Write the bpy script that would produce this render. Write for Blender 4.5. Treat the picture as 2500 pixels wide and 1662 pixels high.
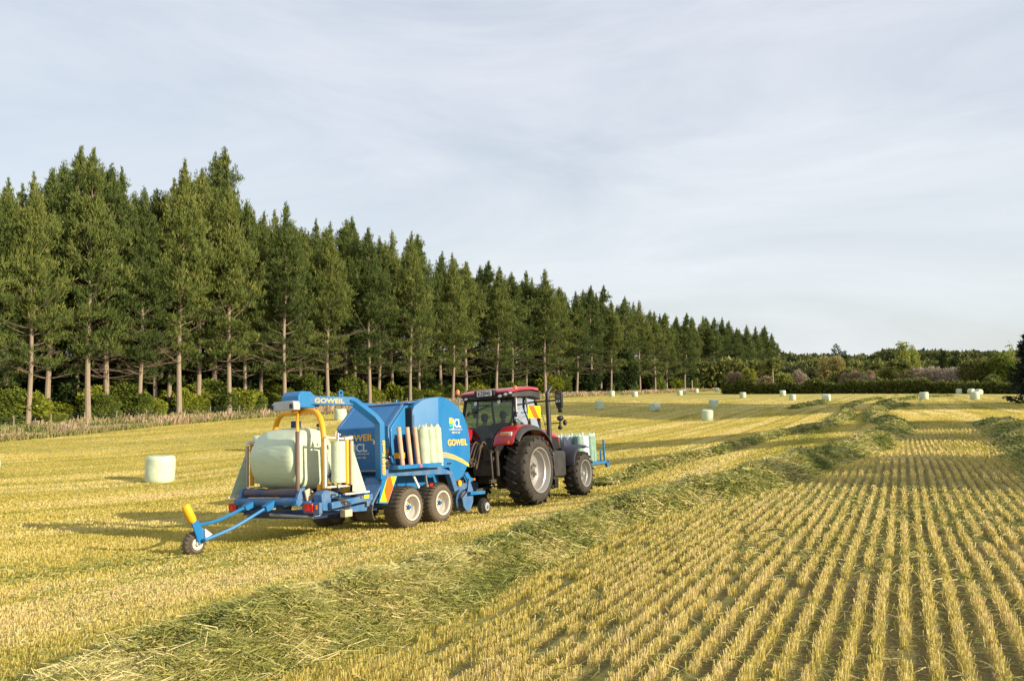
import bpy, bmesh, math, random
import numpy as np
from mathutils import Vector, Matrix
PI = math.pi
sc = bpy.context.scene
for o in list(bpy.data.objects): bpy.data.objects.remove(o)

# ------------------------------------------------------------------ camera, sky, sun, exposure
FPX, CX, CY, HY = 1850.0, 1250.0, 831.0, 900.0      # focal length and centre in photo pixels, horizon row
PITCH = math.atan((HY-CY)/FPX)
ZC = 1.65                                           # eye height above the ground at the photographer's feet
cam = bpy.data.cameras.new('camera'); camo = bpy.data.objects.new('camera', cam); sc.collection.objects.link(camo)
cam.sensor_width = 36; cam.lens = 36*FPX/2500; cam.clip_end = 9000; cam.clip_start = 0.05
camo.location = (0, 0, ZC); camo.rotation_euler = (PI/2+PITCH, 0, 0)
sc.camera = camo

SUN_EL, SUN_AZ = 21.0, 117.0                        # azimuth measured from +Y (view) clockwise to +X
sun_vec = Vector((math.sin(math.radians(SUN_AZ))*math.cos(math.radians(SUN_EL)),
                  math.cos(math.radians(SUN_AZ))*math.cos(math.radians(SUN_EL)), math.sin(math.radians(SUN_EL))))
ld = bpy.data.lights.new('sun', 'SUN'); ld.energy = 4.6; ld.angle = math.radians(0.5); ld.color = (1.0, 0.86, 0.63)
lo = bpy.data.objects.new('sun', ld); sc.collection.objects.link(lo)
lo.rotation_euler = sun_vec.to_track_quat('Z', 'Y').to_euler(); lo.location = sun_vec*50

w = bpy.data.worlds.new('World'); sc.world = w; w.use_nodes = True
nt = w.node_tree; nt.nodes.clear()
def N(nt, t, **kw):
    n = nt.nodes.new(t)
    for k, v in kw.items(): setattr(n, k, v)
    return n
sky = N(nt, 'ShaderNodeTexSky', sky_type='NISHITA', sun_disc=False)
sky.sun_elevation = math.radians(SUN_EL); sky.sun_rotation = math.radians(SUN_AZ)
sky.air_density = 1.0; sky.dust_density = 1.5; sky.ozone_density = 1.5
tc = N(nt, 'ShaderNodeTexCoord'); mp = N(nt, 'ShaderNodeMapping')
mp.inputs['Rotation'].default_value = (0, 0.05, 0.5); mp.inputs['Scale'].default_value = (1.3, 1.6, 5.5)
n1 = N(nt, 'ShaderNodeTexNoise'); n1.inputs['Scale'].default_value = 1.3; n1.inputs['Detail'].default_value = 8; n1.inputs['Roughness'].default_value = 0.6
n1.inputs['Distortion'].default_value = 0.5
r1 = N(nt, 'ShaderNodeMapRange'); r1.inputs['From Min'].default_value = 0.32; r1.inputs['From Max'].default_value = 0.68
r1.inputs['To Min'].default_value = 0.62; r1.inputs['To Max'].default_value = 0.97
sep = N(nt, 'ShaderNodeSeparateXYZ'); r2 = N(nt, 'ShaderNodeMapRange')
r2.inputs['From Min'].default_value = 0.0; r2.inputs['From Max'].default_value = 0.45
mixc = N(nt, 'ShaderNodeMix', data_type='RGBA')
mixc.inputs['A'].default_value = (6.3, 6.65, 6.85, 1); mixc.inputs['B'].default_value = (5.85, 6.2, 6.85, 1)   # veil of high cloud, in sky-texture units
mixs = N(nt, 'ShaderNodeMix', data_type='RGBA')
bg = N(nt, 'ShaderNodeBackground'); bg.inputs['Strength'].default_value = 0.090
out = N(nt, 'ShaderNodeOutputWorld'); L = nt.links.new
L(tc.outputs['Generated'], mp.inputs['Vector']); L(mp.outputs[0], n1.inputs['Vector']); L(n1.outputs['Fac'], r1.inputs['Value'])
L(tc.outputs['Generated'], sep.inputs[0]); L(sep.outputs['Z'], r2.inputs['Value']); L(r2.outputs[0], mixc.inputs['Factor'])
L(r1.outputs[0], mixs.inputs['Factor']); L(sky.outputs[0], mixs.inputs['A']); L(mixc.outputs['Result'], mixs.inputs['B'])
L(mixs.outputs['Result'], bg.inputs['Color']); L(bg.outputs[0], out.inputs['Surface'])
sc.view_settings.view_transform = 'Standard'; sc.view_settings.look = 'None'; sc.view_settings.gamma = 1
sc.view_settings.exposure = 0.62
sc.render.engine = 'CYCLES'

# ------------------------------------------------------------------ helpers
rng = np.random.default_rng(7); random.seed(7)
def vnoise(x, y, seed=0):
    x = np.asarray(x, float); y = np.asarray(y, float)
    xi = np.floor(x).astype(np.int64); yi = np.floor(y).astype(np.int64); fx = x-xi; fy = y-yi
    fx = fx*fx*(3-2*fx); fy = fy*fy*(3-2*fy)
    def h(a, b):
        n = (a*374761393 + b*668265263 + seed*974634777) & 0x7fffffff
        n = ((n ^ (n >> 13))*1274126177) & 0x7fffffff
        n = (n ^ (n >> 16)) & 0xffff
        return n/65535.0
    return (h(xi, yi)*(1-fx)+h(xi+1, yi)*fx)*(1-fy)+(h(xi, yi+1)*(1-fx)+h(xi+1, yi+1)*fx)*fy
def fbm(x, y, seed=0, o=4):
    s = 0; a = .5
    for i in range(o):
        s = s+a*vnoise(x*2**i+i*17.3, y*2**i-i*9.1, seed+i); a *= .5
    return s
def tag(o, label=None, cat=None, group=None, kind=None):
    if label: o['label'] = label
    if cat: o['category'] = cat
    if group: o['group'] = group
    if kind: o['kind'] = kind
    return o
def link(o, parent=None):
    sc.collection.objects.link(o)
    if parent is not None: o.parent = parent
    return o
def empty(name, mat4=None):
    o = bpy.data.objects.new(name, None); link(o); o.empty_display_size = .3
    if mat4 is not None: o.matrix_world = mat4
    return o
def npmesh(name, verts, faces, mat, parent=None, rnd=None, smooth=False, col=None):
    """faces: int array (n,k), one size"""
    verts = np.asarray(verts, np.float32); faces = np.asarray(faces, np.int32)
    me = bpy.data.meshes.new(name); n, k = faces.shape
    me.vertices.add(len(verts)); me.vertices.foreach_set('co', verts.ravel())
    me.loops.add(n*k); me.loops.foreach_set('vertex_index', faces.ravel())
    me.polygons.add(n); me.polygons.foreach_set('loop_start', np.arange(0, n*k, k, dtype=np.int32))
    me.polygons.foreach_set('loop_total', np.full(n, k, np.int32))
    if smooth: me.polygons.foreach_set('use_smooth', np.ones(n, bool))
    if rnd is not None:
        a = me.attributes.new('rnd', 'FLOAT', 'FACE'); a.data.foreach_set('value', np.asarray(rnd, np.float32))
    me.update(); me.validate()
    me.materials.append(mat)
    o = bpy.data.objects.new(name, me); link(o, parent)
    return o

# materials
def mat(name, col, rough=.5, metal=0, stretch=1, vary=.0, vscale=3, dirt=None, dirtamt=0.0, bump=0, bscale=20, spec=.5, coat=0):
    m = bpy.data.materials.new(name); m.use_nodes = True; t = m.node_tree; b = t.nodes['Principled BSDF']
    b.inputs['Roughness'].default_value = rough; b.inputs['Metallic'].default_value = metal
    b.inputs['Specular IOR Level'].default_value = spec; b.inputs['Coat Weight'].default_value = coat
    b.inputs['Base Color'].default_value = (*col, 1)
    tcn = N(t, 'ShaderNodeTexCoord')
    last = None
    if vary > 0 or dirt:
        no = N(t, 'ShaderNodeTexNoise'); no.inputs['Scale'].default_value = vscale; no.inputs['Detail'].default_value = 6
        mpp = N(t, 'ShaderNodeMapping'); mpp.inputs['Scale'].default_value = (1, 1, stretch); t.links.new(tcn.outputs['Object'], mpp.inputs[0])
        t.links.new(mpp.outputs[0], no.inputs['Vector'])
        mr = N(t, 'ShaderNodeMapRange'); mr.inputs['From Min'].default_value = .3; mr.inputs['From Max'].default_value = .7
        t.links.new(no.outputs['Fac'], mr.inputs['Value'])
        mx = N(t, 'ShaderNodeMix', data_type='RGBA')
        c2 = dirt if dirt else tuple(c*(1-vary) for c in col)
        mx.inputs['A'].default_value = (*col, 1); mx.inputs['B'].default_value = (*c2, 1)
        mr.inputs['To Max'].default_value = dirtamt if dirt else 1
        t.links.new(mr.outputs[0], mx.inputs['Factor']); t.links.new(mx.outputs['Result'], b.inputs['Base Color'])
        mr2 = N(t, 'ShaderNodeMapRange'); mr2.inputs['To Min'].default_value = rough*.8; mr2.inputs['To Max'].default_value = min(1, rough*1.4)
        t.links.new(no.outputs['Fac'], mr2.inputs['Value']); t.links.new(mr2.outputs[0], b.inputs['Roughness'])
    if bump > 0:
        nb = N(t, 'ShaderNodeTexNoise'); nb.inputs['Scale'].default_value = bscale; nb.inputs['Detail'].default_value = 4
        t.links.new(tcn.outputs['Object'], nb.inputs['Vector'])
        bp = N(t, 'ShaderNodeBump'); bp.inputs['Strength'].default_value = bump; bp.inputs['Distance'].default_value = .02
        t.links.new(nb.outputs['Fac'], bp.inputs['Height']); t.links.new(bp.outputs[0], b.inputs['Normal'])
    return m
def ramp_mat(name, stops, rough=.7, trans=.25, objvar=.0, spec=.2):
    """colour from the per-face 'rnd' attribute; some light passes through the leaves"""
    m = bpy.data.materials.new(name); m.use_nodes = True; t = m.node_tree; b = t.nodes['Principled BSDF']
    at = N(t, 'ShaderNodeAttribute', attribute_name='rnd'); cr = N(t, 'ShaderNodeValToRGB')
    e = cr.color_ramp.elements
    while len(e) < len(stops): e.new(.5)
    for el, (p, c) in zip(e, stops): el.position = p; el.color = (*c, 1)
    t.links.new(at.outputs['Fac'], cr.inputs['Fac'])
    src = cr.outputs[0]
    if objvar:
        oi = N(t, 'ShaderNodeObjectInfo'); hs = N(t, 'ShaderNodeHueSaturation')
        m1 = N(t, 'ShaderNodeMapRange'); m1.inputs['To Min'].default_value = 1-objvar; m1.inputs['To Max'].default_value = 1+objvar
        m2 = N(t, 'ShaderNodeMapRange'); m2.inputs['To Min'].default_value = .515; m2.inputs['To Max'].default_value = .485
        t.links.new(oi.outputs['Random'], m1.inputs['Value']); t.links.new(oi.outputs['Random'], m2.inputs['Value'])
        t.links.new(m1.outputs[0], hs.inputs['Value']); t.links.new(m2.outputs[0], hs.inputs['Hue']); t.links.new(src, hs.inputs['Color']); src = hs.outputs[0]
    t.links.new(src, b.inputs['Base Color']); b.inputs['Roughness'].default_value = rough; b.inputs['Specular IOR Level'].default_value = spec
    if trans:
        tr = N(t, 'ShaderNodeBsdfTranslucent'); t.links.new(src, tr.inputs['Color'])
        mx = N(t, 'ShaderNodeMixShader'); mx.inputs[0].default_value = trans
        t.links.new(b.outputs[0], mx.inputs[1]); t.links.new(tr.outputs[0], mx.inputs[2])
        t.links.new(mx.outputs[0], t.nodes['Material Output'].inputs['Surface'])
    return m

BLUE = mat('blue_paint', (.001, .155, .43), .34, 0, dirt=(.06, .21, .38), dirtamt=.55, vscale=2.2, stretch=.3, coat=.15)
BLUED = mat('dusty_blue_paint', (.006, .135, .38), .5, 0, dirt=(.20, .22, .24), dirtamt=.6, vscale=5, bump=.1)
NAVY = mat('navy_paint', (.01, .045, .16), .4, vary=.4)
YEL = mat('yellow_paint', (.85, .40, .012), .38, vary=.15)
YELB = mat('yellow_buffer', (.9, .46, .01), .5, vary=.1)
RED = mat('red_paint', (.42, .012, .016), .28, vary=.15, coat=.4)
REDD = mat('dusty_red_paint', (.36, .03, .04), .4, dirt=(.35, .2, .2), dirtamt=.35)
BLACK = mat('black_plastic', (.012, .012, .013), .5, vary=.3)
DKGREY = mat('dark_grey_plastic', (.028, .028, .032), .5, dirt=(.09, .08, .07), dirtamt=.35)
TYRE = mat('tyre_rubber', (.022, .021, .02), .75, dirt=(.065, .052, .038), dirtamt=.85, vscale=4, bump=.2, bscale=40)
TYRED = mat('dusty_tyre_rubber', (.09, .072, .052), .85, dirt=(.17, .135, .095), dirtamt=.8, vscale=3, bump=.2, bscale=40)
RIM = mat('silver_rim', (.40, .40, .41), .36, .5, dirt=(.40, .36, .30), dirtamt=.5)
RIMB = mat('cream_rim', (.70, .66, .60), .45, 0, dirt=(.42, .36, .28), dirtamt=.5)
STEEL = mat('bare_steel', (.42, .42, .42), .35, .7, vary=.2)
GALV = mat('galvanised', (.50, .52, .53), .4, .3, vary=.2)
WHITE = mat('white_paint', (.72, .70, .66), .45, dirt=(.4, .34, .28), dirtamt=.4)
GRIME = mat('grimy_steel', (.035, .03, .027), .7, dirt=(.11, .08, .05), dirtamt=.6, vscale=8, bump=.3)
FILM = mat('pale_green_film', (.56, .65, .47), .38, vary=.08, vscale=3, bump=.25, bscale=9)
FILMB = mat('wrapped_bale_film', (.58, .67, .50), .42, vary=.13, vscale=4, bump=.5, bscale=6)
FILMD = mat('green_film_roll', (.24, .40, .31), .3, vary=.3, vscale=6, bump=.2)
CLEAR = mat('plastic_sleeve', (.50, .60, .44), .28, vary=.2, vscale=9, bump=.7, bscale=14)
SLEEVE = mat('lilac_plastic_bag', (.58, .58, .68), .3, vary=.25, vscale=9, bump=.7, bscale=14)
def film_layers(m, sc3, st):      # overlapping layers of stretch film: fine bands and folds
    t = m.node_tree; b = t.nodes['Principled BSDF']; tcn = N(t, 'ShaderNodeTexCoord'); mm = N(t, 'ShaderNodeMapping'); mm.inputs['Scale'].default_value = sc3
    no = N(t, 'ShaderNodeTexNoise'); no.inputs['Scale'].default_value = 3; no.inputs['Detail'].default_value = 7; no.inputs['Distortion'].default_value = .6
    bp = N(t, 'ShaderNodeBump'); bp.inputs['Strength'].default_value = st; bp.inputs['Distance'].default_value = .03
    t.links.new(tcn.outputs['Object'], mm.inputs[0]); t.links.new(mm.outputs[0], no.inputs['Vector']); t.links.new(no.outputs['Fac'], bp.inputs['Height'])
    old = b.inputs['Normal'].links[0].from_socket; t.links.new(old, bp.inputs['Normal']); t.links.new(bp.outputs[0], b.inputs['Normal'])
film_layers(FILM, (.8, .8, 4), .5); film_layers(FILMB, (.8, .8, 7), .7)
CARD = mat('cardboard_core', (.55, .32, .20), .7, dirt=(.62, .45, .33), dirtamt=.9, vscale=14)
BROWN = mat('brown_roller', (.16, .11, .085), .6, vary=.3)
BEIGE = mat('beige_roller', (.58, .45, .33), .5, vary=.2)
ORANGE = mat('orange_lens', (.85, .16, .01), .15, coat=.5)
AMBER = mat('amber_lens', (.85, .28, .02), .2, coat=.5)
LENS = mat('lamp_lens', (.75, .75, .70), .12, .2)
REDL = mat('red_lens', (.55, .01, .01), .2, coat=.5)
SIGNY = mat('sign_yellow', (.9, .78, .0), .5); SIGNO = mat('sign_orange', (.9, .13, .005), .5)
TXTY = mat('lettering_yellow', (.85, .50, .10), .5); TXTW = mat('lettering_white', (.72, .72, .68), .5)
TXTG = mat('lettering_green', (.02, .50, .30), .5); TXTK = mat('lettering_black', (.01, .01, .01), .5)
RUBBER = mat('ribbed_rubber', (.10, .085, .07), .8, dirt=(.2, .16, .12), dirtamt=.5)
HOSE = mat('hose', (.14, .10, .07), .6, vary=.4)
CLOTHG = mat('green_shirt', (.07, .32, .12), .9, vary=.3); CLOTHK = mat('dark_shirt', (.10, .07, .10), .9, vary=.3)
SKIN = mat('skin', (.45, .24, .15), .6); CAPM = mat('dark_cap', (.02, .016, .02), .8); HAIR = mat('hair', (.03, .02, .012), .8)
TROU = mat('work_trousers', (.05, .05, .06), .9)
def glass(name, tint):
    m = bpy.data.materials.new(name); m.use_nodes = True; t = m.node_tree; t.nodes.remove(t.nodes['Principled BSDF'])
    tr = N(t, 'ShaderNodeBsdfTransparent'); tr.inputs[0].default_value = (*tint, 1)
    gl = N(t, 'ShaderNodeBsdfGlossy'); gl.inputs['Roughness'].default_value = .03; gl.inputs[0].default_value = (.9, .9, .9, 1)
    fr = N(t, 'ShaderNodeFresnel'); fr.inputs[0].default_value = 1.5
    mx = N(t, 'ShaderNodeMixShader'); t.links.new(fr.outputs[0], mx.inputs[0]); t.links.new(tr.outputs[0], mx.inputs[1]); t.links.new(gl.outputs[0], mx.inputs[2])
    t.links.new(mx.outputs[0], t.nodes['Material Output'].inputs['Surface']); return m
GLASS = glass('tinted_glass', (.56, .60, .55)); GLASS2 = glass('side_glass', (.66, .80, .74))

# machine frames: local axes F (forward) = x, R (right) = -y, U = z
def V(F, R, U): return Vector((F, -R, U))
class MB:
    def __init__(s): s.bm = bmesh.new()
    def add(s, vs, fs):
        bv = [s.bm.verts.new(v) for v in vs]
        for f in fs:
            try: s.bm.faces.new([bv[i] for i in f])
            except ValueError: pass
        return s
    def hexa(s, p):   # 8 points: bottom 4, top 4
        return s.add(p, [(0, 3, 2, 1), (4, 5, 6, 7), (0, 1, 5, 4), (1, 2, 6, 5), (2, 3, 7, 6), (3, 0, 4, 7)])
    def box(s, F0, F1, R0, R1, U0, U1):
        return s.hexa([V(F0, R0, U0), V(F1, R0, U0), V(F1, R1, U0), V(F0, R1, U0), V(F0, R0, U1), V(F1, R0, U1), V(F1, R1, U1), V(F0, R1, U1)])
    def prism(s, pts, R0, R1):    # polygon in (F,U) pushed along R
        n = len(pts); a = [V(f, R0, u) for f, u in pts]; b = [V(f, R1, u) for f, u in pts]
        return s.add(a+b, [tuple(range(n))[::-1], tuple(range(n, 2*n))]+[(i, (i+1) % n, n+(i+1) % n, n+i) for i in range(n)])
    def prismF(s, pts, F0, F1):   # polygon in (R,U) pushed along F
        n = len(pts); a = [V(F0, r, u) for r, u in pts]; b = [V(F1, r, u) for r, u in pts]
        return s.add(a+b, [tuple(range(n))[::-1], tuple(range(n, 2*n))]+[(i, (i+1) % n, n+(i+1) % n, n+i) for i in range(n)])
    def bar(s, a, b, wd, ht=None, up=(0, 0, 1)):
        a = Vector(a); b = Vector(b); ht = ht or wd; d = (b-a).normalized(); u = Vector(up)
        if abs(d.dot(u)) > .95: u = Vector((1, 0, 0))
        x = d.cross(u).normalized()*wd/2; y = x.cross(d).normalized()*ht/2
        return s.hexa([a-x-y, b-x-y, b+x-y, a+x-y, a-x+y, b-x+y, b+x+y, a+x+y])
    def tube(s, pts, r, seg=10, r2=None, cap=True, rot=0):
        pts = [Vector(p) for p in pts]; n = len(pts); vs = []; up = None
        for i, p in enumerate(pts):
            d = (pts[min(i+1, n-1)]-pts[max(i-1, 0)]).normalized()
            if up is None: up = Vector((0, 0, 1)) if abs(d.z) < .9 else Vector((1, 0, 0))
            x = d.cross(up).normalized(); y = x.cross(d).normalized(); up = y
            rr = r if r2 is None else r+(r2-r)*i/(n-1)
            if isinstance(r, (list, tuple)): rr = r[i]
            for k in range(seg):
                a = 2*PI*k/seg+rot; vs.append(p+x*math.cos(a)*rr+y*math.sin(a)*rr)
        fs = [(i*seg+k, i*seg+(k+1) % seg, (i+1)*seg+(k+1) % seg, (i+1)*seg+k) for i in range(n-1) for k in range(seg)]
        if cap: fs += [tuple(range(seg))[::-1], tuple(range((n-1)*seg, n*seg))]
        return s.add(vs, fs)
    def lathe(s, prof, c, axis='R', seg=40, closed=False):   # prof: (radius, offset along axis)
        vs = []; n = len(prof)
        for k in range(seg):
            a = 2*PI*k/seg; ca, sa = math.cos(a), math.sin(a)
            for r, o in prof:
                if axis == 'R': vs.append(V(c[0]+r*ca, c[1]+o, c[2]+r*sa))
                elif axis == 'U': vs.append(V(c[0]+r*ca, c[1]+r*sa, c[2]+o))
                else: vs.append(V(c[0]+o, c[1]+r*ca, c[2]+r*sa))
        m = n if closed else n-1
        fs = [(k*n+i, k*n+(i+1) % n, ((k+1) % seg)*n+(i+1) % n, ((k+1) % seg)*n+i) for k in range(seg) for i in range(m)]
        return s.add(vs, fs)
    def ball(s, c, r, sx=1, sy=1, sz=1, seg=12):
        m = Matrix.Translation(c) @ Matrix.Diagonal((r*sx, r*sy, r*sz, 1))
        bmesh.ops.create_uvsphere(s.bm, u_segments=seg, v_segments=max(6, seg*2//3), radius=1, matrix=m); return s
    def build(s, name, m, parent=None, bevel=0, ang=35, label=None):
        bmesh.ops.remove_doubles(s.bm, verts=s.bm.verts, dist=1e-5)
        bmesh.ops.recalc_face_normals(s.bm, faces=s.bm.faces)
        me = bpy.data.meshes.new(name); s.bm.to_mesh(me); s.bm.free(); me.materials.append(m)
        me.polygons.foreach_set('use_smooth', [True]*len(me.polygons))
        me.set_sharp_from_angle(angle=math.radians(ang))
        o = bpy.data.objects.new(name, me); link(o, parent)
        if bevel:
            b = o.modifiers.new('bevel', 'BEVEL'); b.width = bevel; b.segments = 2; b.limit_method = 'ANGLE'; b.angle_limit = math.radians(40)
            b.harden_normals = False
        if label: o['label'] = label
        return o
def curve(pts, n=8):   # Catmull-Rom through points
    p = [Vector(q) for q in pts]; p = [p[0]*2-p[1]]+p+[p[-1]*2-p[-2]]; res = []
    for i in range(1, len(p)-2):
        for k in range(n):
            t = k/n; a, b, c, d = p[i-1], p[i], p[i+1], p[i+2]
            res.append(.5*((2*b)+(c-a)*t+(2*a-5*b+4*c-d)*t*t+(3*b-a-3*c+d)*t**3))
    res.append(p[-2]); return res
def text(s, name, m, parent, org, xd, yd, size, wide=1.0, fat=0.0, depth=.004, align='LEFT', slant=0, W=None):
    c = bpy.data.curves.new(name, 'FONT'); c.body = s; c.size = size; c.extrude = depth; c.offset = fat; c.align_x = align; c.shear = slant
    o = bpy.data.objects.new(name, c); link(o); bpy.context.view_layer.update()
    me = bpy.data.meshes.new_from_object(o.evaluated_get(bpy.context.evaluated_depsgraph_get()))
    bpy.data.objects.remove(o); me.materials.clear(); me.materials.append(m)
    if W: xs = [v.co.x for v in me.vertices]; wide = W/(max(xs)-min(xs))
    xd = Vector(xd).normalized(); yd = (Vector(yd)-xd*Vector(yd).dot(xd)).normalized(); zd = xd.cross(yd)
    M = Matrix.Translation(org) @ Matrix((xd, yd, zd)).transposed().to_4x4() @ Matrix.Diagonal((wide, 1, 1, 1))
    me.transform(M); o = bpy.data.objects.new(name, me); link(o, parent); return o
def copy_tree(o, parent=None):
    c = o.copy(); sc.collection.objects.link(c)
    if parent is not None:
        c.parent = parent
    for ch in o.children: copy_tree(ch, c)
    return c

# ------------------------------------------------------------------ picture <-> place
def ray(px, py):
    x = (px-CX)/FPX; y = -(py-CY)/FPX; c, s = math.cos(PITCH), math.sin(PITCH)
    return Vector((x, c-y*s, s+y*c))
def frame(px, py, z, Fv, Rv, Uv, head, pitch, roll):
    h, p, r = map(math.radians, (head, pitch, roll))
    F = Vector((math.sin(h)*math.cos(p), math.cos(h)*math.cos(p), -math.sin(p)))
    R0 = Vector((math.cos(h), -math.sin(h), 0)); U0 = R0.cross(F)
    R = R0*math.cos(r)+U0*math.sin(r); U = R.cross(F)
    P = ray(px, py); P = P/P.y*z
    O = P-F*Fv-R*Rv-U*Uv+Vector((0, 0, ZC))
    return Matrix(((F.x, -R.x, U.x, O.x), (F.y, -R.y, U.y, O.y), (F.z, -R.z, U.z, O.z), (0, 0, 0, 1)))
MBAL = frame(1006.5, 1238, 16.4, -.5, 1.33, .45, 31, 3.5, 5)
MTRA = frame(1318.9, 1146.6, 20.6, 0, 1.3, .935, 29.5, 3.5, 5)

# ------------------------------------------------------------------ terrain
ctrl = []
def cp(px, z, h): ctrl.append(((px-CX)/FPX*z, z, h))
for m, FF in ((MBAL, (-4.5, -2.4, -.5, .6, 2.2)), (MTRA, (0, 3.2, 4.8))):
    for F_ in FF:
        for R_ in (-1.25, 1.25):
            p = m @ V(F_, R_, .0); ctrl.append((p.x, p.y, ZC-p.z))
for a in [(2200, 4, 1.66), (2200, 5.9, 1.71), (2200, 10, 2.0), (2200, 13.3, 2.07), (2200, 17, 2.10), (2200, 23, 2.5), (2200, 30, 2.75), (2200, 60, 3.5), (2260, 120, 5.0),
          (2500, 6, 1.72), (2500, 12, 2.0), (2500, 17, 2.12), (2500, 24, 2.5), (2450, 60, 3.6), (2600, 90, 4.2), (1700, 5.5, 1.75), (1700, 12, 2.2), (1700, 20, 2.9), (1700, 30, 3.6),
          (1250, 4.2, 1.75), (1250, 8, 2.25), (700, 4.3, 1.85), (700, 8, 2.4), (100, 4.6, 1.95), (100, 8, 2.6), (0, 17, 3.7), (200, 11, 3.0), (-200, 30, 4.8),
          (378, 35.4, 5.35), (0, 45, 5.4), (0, 62, 5.9), (600, 30, 4.9), (500, 90, 6.3), (500, 110, 6.4), (850, 87, 6.0), (1730, 86, 5.8), (1465, 109, 5.9), (1745, 109, 5.7), (1494, 172, 6.3),
          (1661, 185, 6.7), (1701, 240, 7.6), (1750, 330, 8.2), (1913, 172, 6.2), (2020, 140, 5.8), (1450, 45, 4.9), (1200, 60, 5.6), (2344, 175, 5.8), (2000, 230, 7.0), (2450, 230, 7.0), (1300, 300, 8.2),
          (2000, 400, 8.5), (1000, 250, 8.0), (2500, 400, 8.5), (300, 200, 7.5), (1250, 600, 8.8), (-400, 300, 8.0), (3200, 200, 6.5)]: cp(*a)
ctrl = np.array(ctrl)
def warp(x, y):
    r = np.hypot(x, y)+.5; ph = np.arctan2(x, y)
    return np.clip(ph, -1.0, 1.0)*2.2, np.log(r)
def _tps():
    a, b = warp(ctrl[:, 0], ctrl[:, 1]); n = len(a)
    d2 = (a[:, None]-a)**2+(b[:, None]-b)**2+1e-9
    K = .5*d2*np.log(d2)+np.eye(n)*.003
    P = np.c_[np.ones(n), a, b]; A = np.zeros((n+3, n+3)); A[:n, :n] = K; A[:n, n:] = P; A[n:, :n] = P.T
    return a, b, np.linalg.solve(A, np.r_[ctrl[:, 2], 0, 0, 0])
_a, _b, _w = _tps()
def HT(x, y):
    """ground height (world z)"""
    x = np.atleast_1d(np.asarray(x, float)); y = np.atleast_1d(np.asarray(y, float)); sh = x.shape
    x = x.ravel(); y = y.ravel(); out = np.empty(len(x))
    for i in range(0, len(x), 40000):
        xx, yy = x[i:i+40000], y[i:i+40000]
        r = np.hypot(xx, yy); rc = np.clip(r, 2.5, 500); s = rc/np.maximum(r, 1e-6)
        p, q = warp(xx*s, yy*s)
        d2 = (p[:, None]-_a)**2+(q[:, None]-_b)**2+1e-9
        h = (.5*d2*np.log(d2)) @ _w[:-3]+_w[-3]+_w[-2]*p+_w[-1]*q
        ph = np.abs(np.arctan2(xx, yy)); k = np.clip((ph-1.15)/.8, 0, 1); k = k*k*(3-2*k)
        flat = 1.65+.9*np.log1p(r/12.)
        k = np.maximum(k, np.clip(1-(r-1.5)/2.5, 0, 1)*.98)
        out[i:i+40000] = ZC-(h*(1-k)+flat*k)
    return out.reshape(sh)
def gz(x, y): return float(HT(x, y)[0])
def gpx(px, py, zmin=3.):
    """point where the sight line through a photo pixel meets the ground"""
    d = ray(px, py); d = d/d.y
    z = np.geomspace(zmin, 600, 900); g = HT(d.x*z, z)-(ZC+d.z*z)
    i = np.argmax(g > 0) if (g > 0).any() else len(z)-1
    z0, z1 = z[max(i-1, 0)], z[i]
    for _ in range(18):
        zm = (z0+z1)/2
        if gz(d.x*zm, zm) > ZC+d.z*zm: z1 = zm
        else: z0 = zm
    return Vector((d.x*z1, z1, gz(d.x*z1, z1)))
def at(px, z):
    x = (px-CX)/FPX*z; return Vector((x, z, gz(x, z)))

ROW = math.radians(27.2); RC, RS = math.cos(ROW), math.sin(ROW)      # drilled rows run this way
def rowco(x, y): return x*RC-y*RS, x*RS+y*RC                          # across, along
VERGE = [gpx(*p) for p in [(-250, 1105), (0, 1080), (210, 1060), (420, 1038), (664, 1018), (850, 1008), (1372, 971), (1516, 964), (1650, 958), (1760, 953)]]
W1 = [gpx(*p) for p in [(-100, 1830), (180, 1745), (453, 1655), (900, 1522), (1200, 1400), (1440, 1300), (1650, 1238), (1770, 1210), (1900, 1172), (2030, 1125), (2130, 1088), (2190, 1045), (2150, 1026), (2135, 1010), (2160, 1000), (2215, 990)]]
W2 = [gpx(*p) for p in [(1478, 1185), (1560, 1160), (1660, 1132), (1740, 1112), (1810, 1092), (1870, 1074), (1950, 1056), (2010, 1042), (2060, 1024), (2070, 1005), (2072, 992), (2110, 980), (2150, 974)]]
W3 = [gpx(*p) for p in [(2800, 1215), (2660, 1150), (2580, 1105), (2520, 1076), (2480, 1056), (2450, 1042), (2430, 1034)]]
W4 = [gpx(*p) for p in [(1935, 998), (1975, 990), (2010, 982)]]
W5 = [gpx(*p) for p in [(2150, 988), (2190, 978), (2270, 970), (2320, 967)]]
def polydist(x, y, path):
    best = np.full(np.shape(x), 1e9)
    for a, b in zip(path[:-1], path[1:]):
        dx, dy = b.x-a.x, b.y-a.y; l2 = dx*dx+dy*dy
        t = np.clip(((x-a.x)*dx+(y-a.y)*dy)/l2, 0, 1)
        best = np.minimum(best, np.hypot(x-a.x-t*dx, y-a.y-t*dy))
    return best
def side_of(x, y, path):   # >0 to the right of the path
    best = np.full(np.shape(x), 1e9); sg = np.zeros(np.shape(x))
    for a, b in zip(path[:-1], path[1:]):
        dx, dy = b.x-a.x, b.y-a.y; l2 = dx*dx+dy*dy
        t = np.clip(((x-a.x)*dx+(y-a.y)*dy)/l2, 0, 1)
        d = np.hypot(x-a.x-t*dx, y-a.y-t*dy); c = dy*(x-a.x)-dx*(y-a.y)
        m = d < best; best = np.where(m, d, best); sg = np.where(m, c, sg)
    return sg

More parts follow.
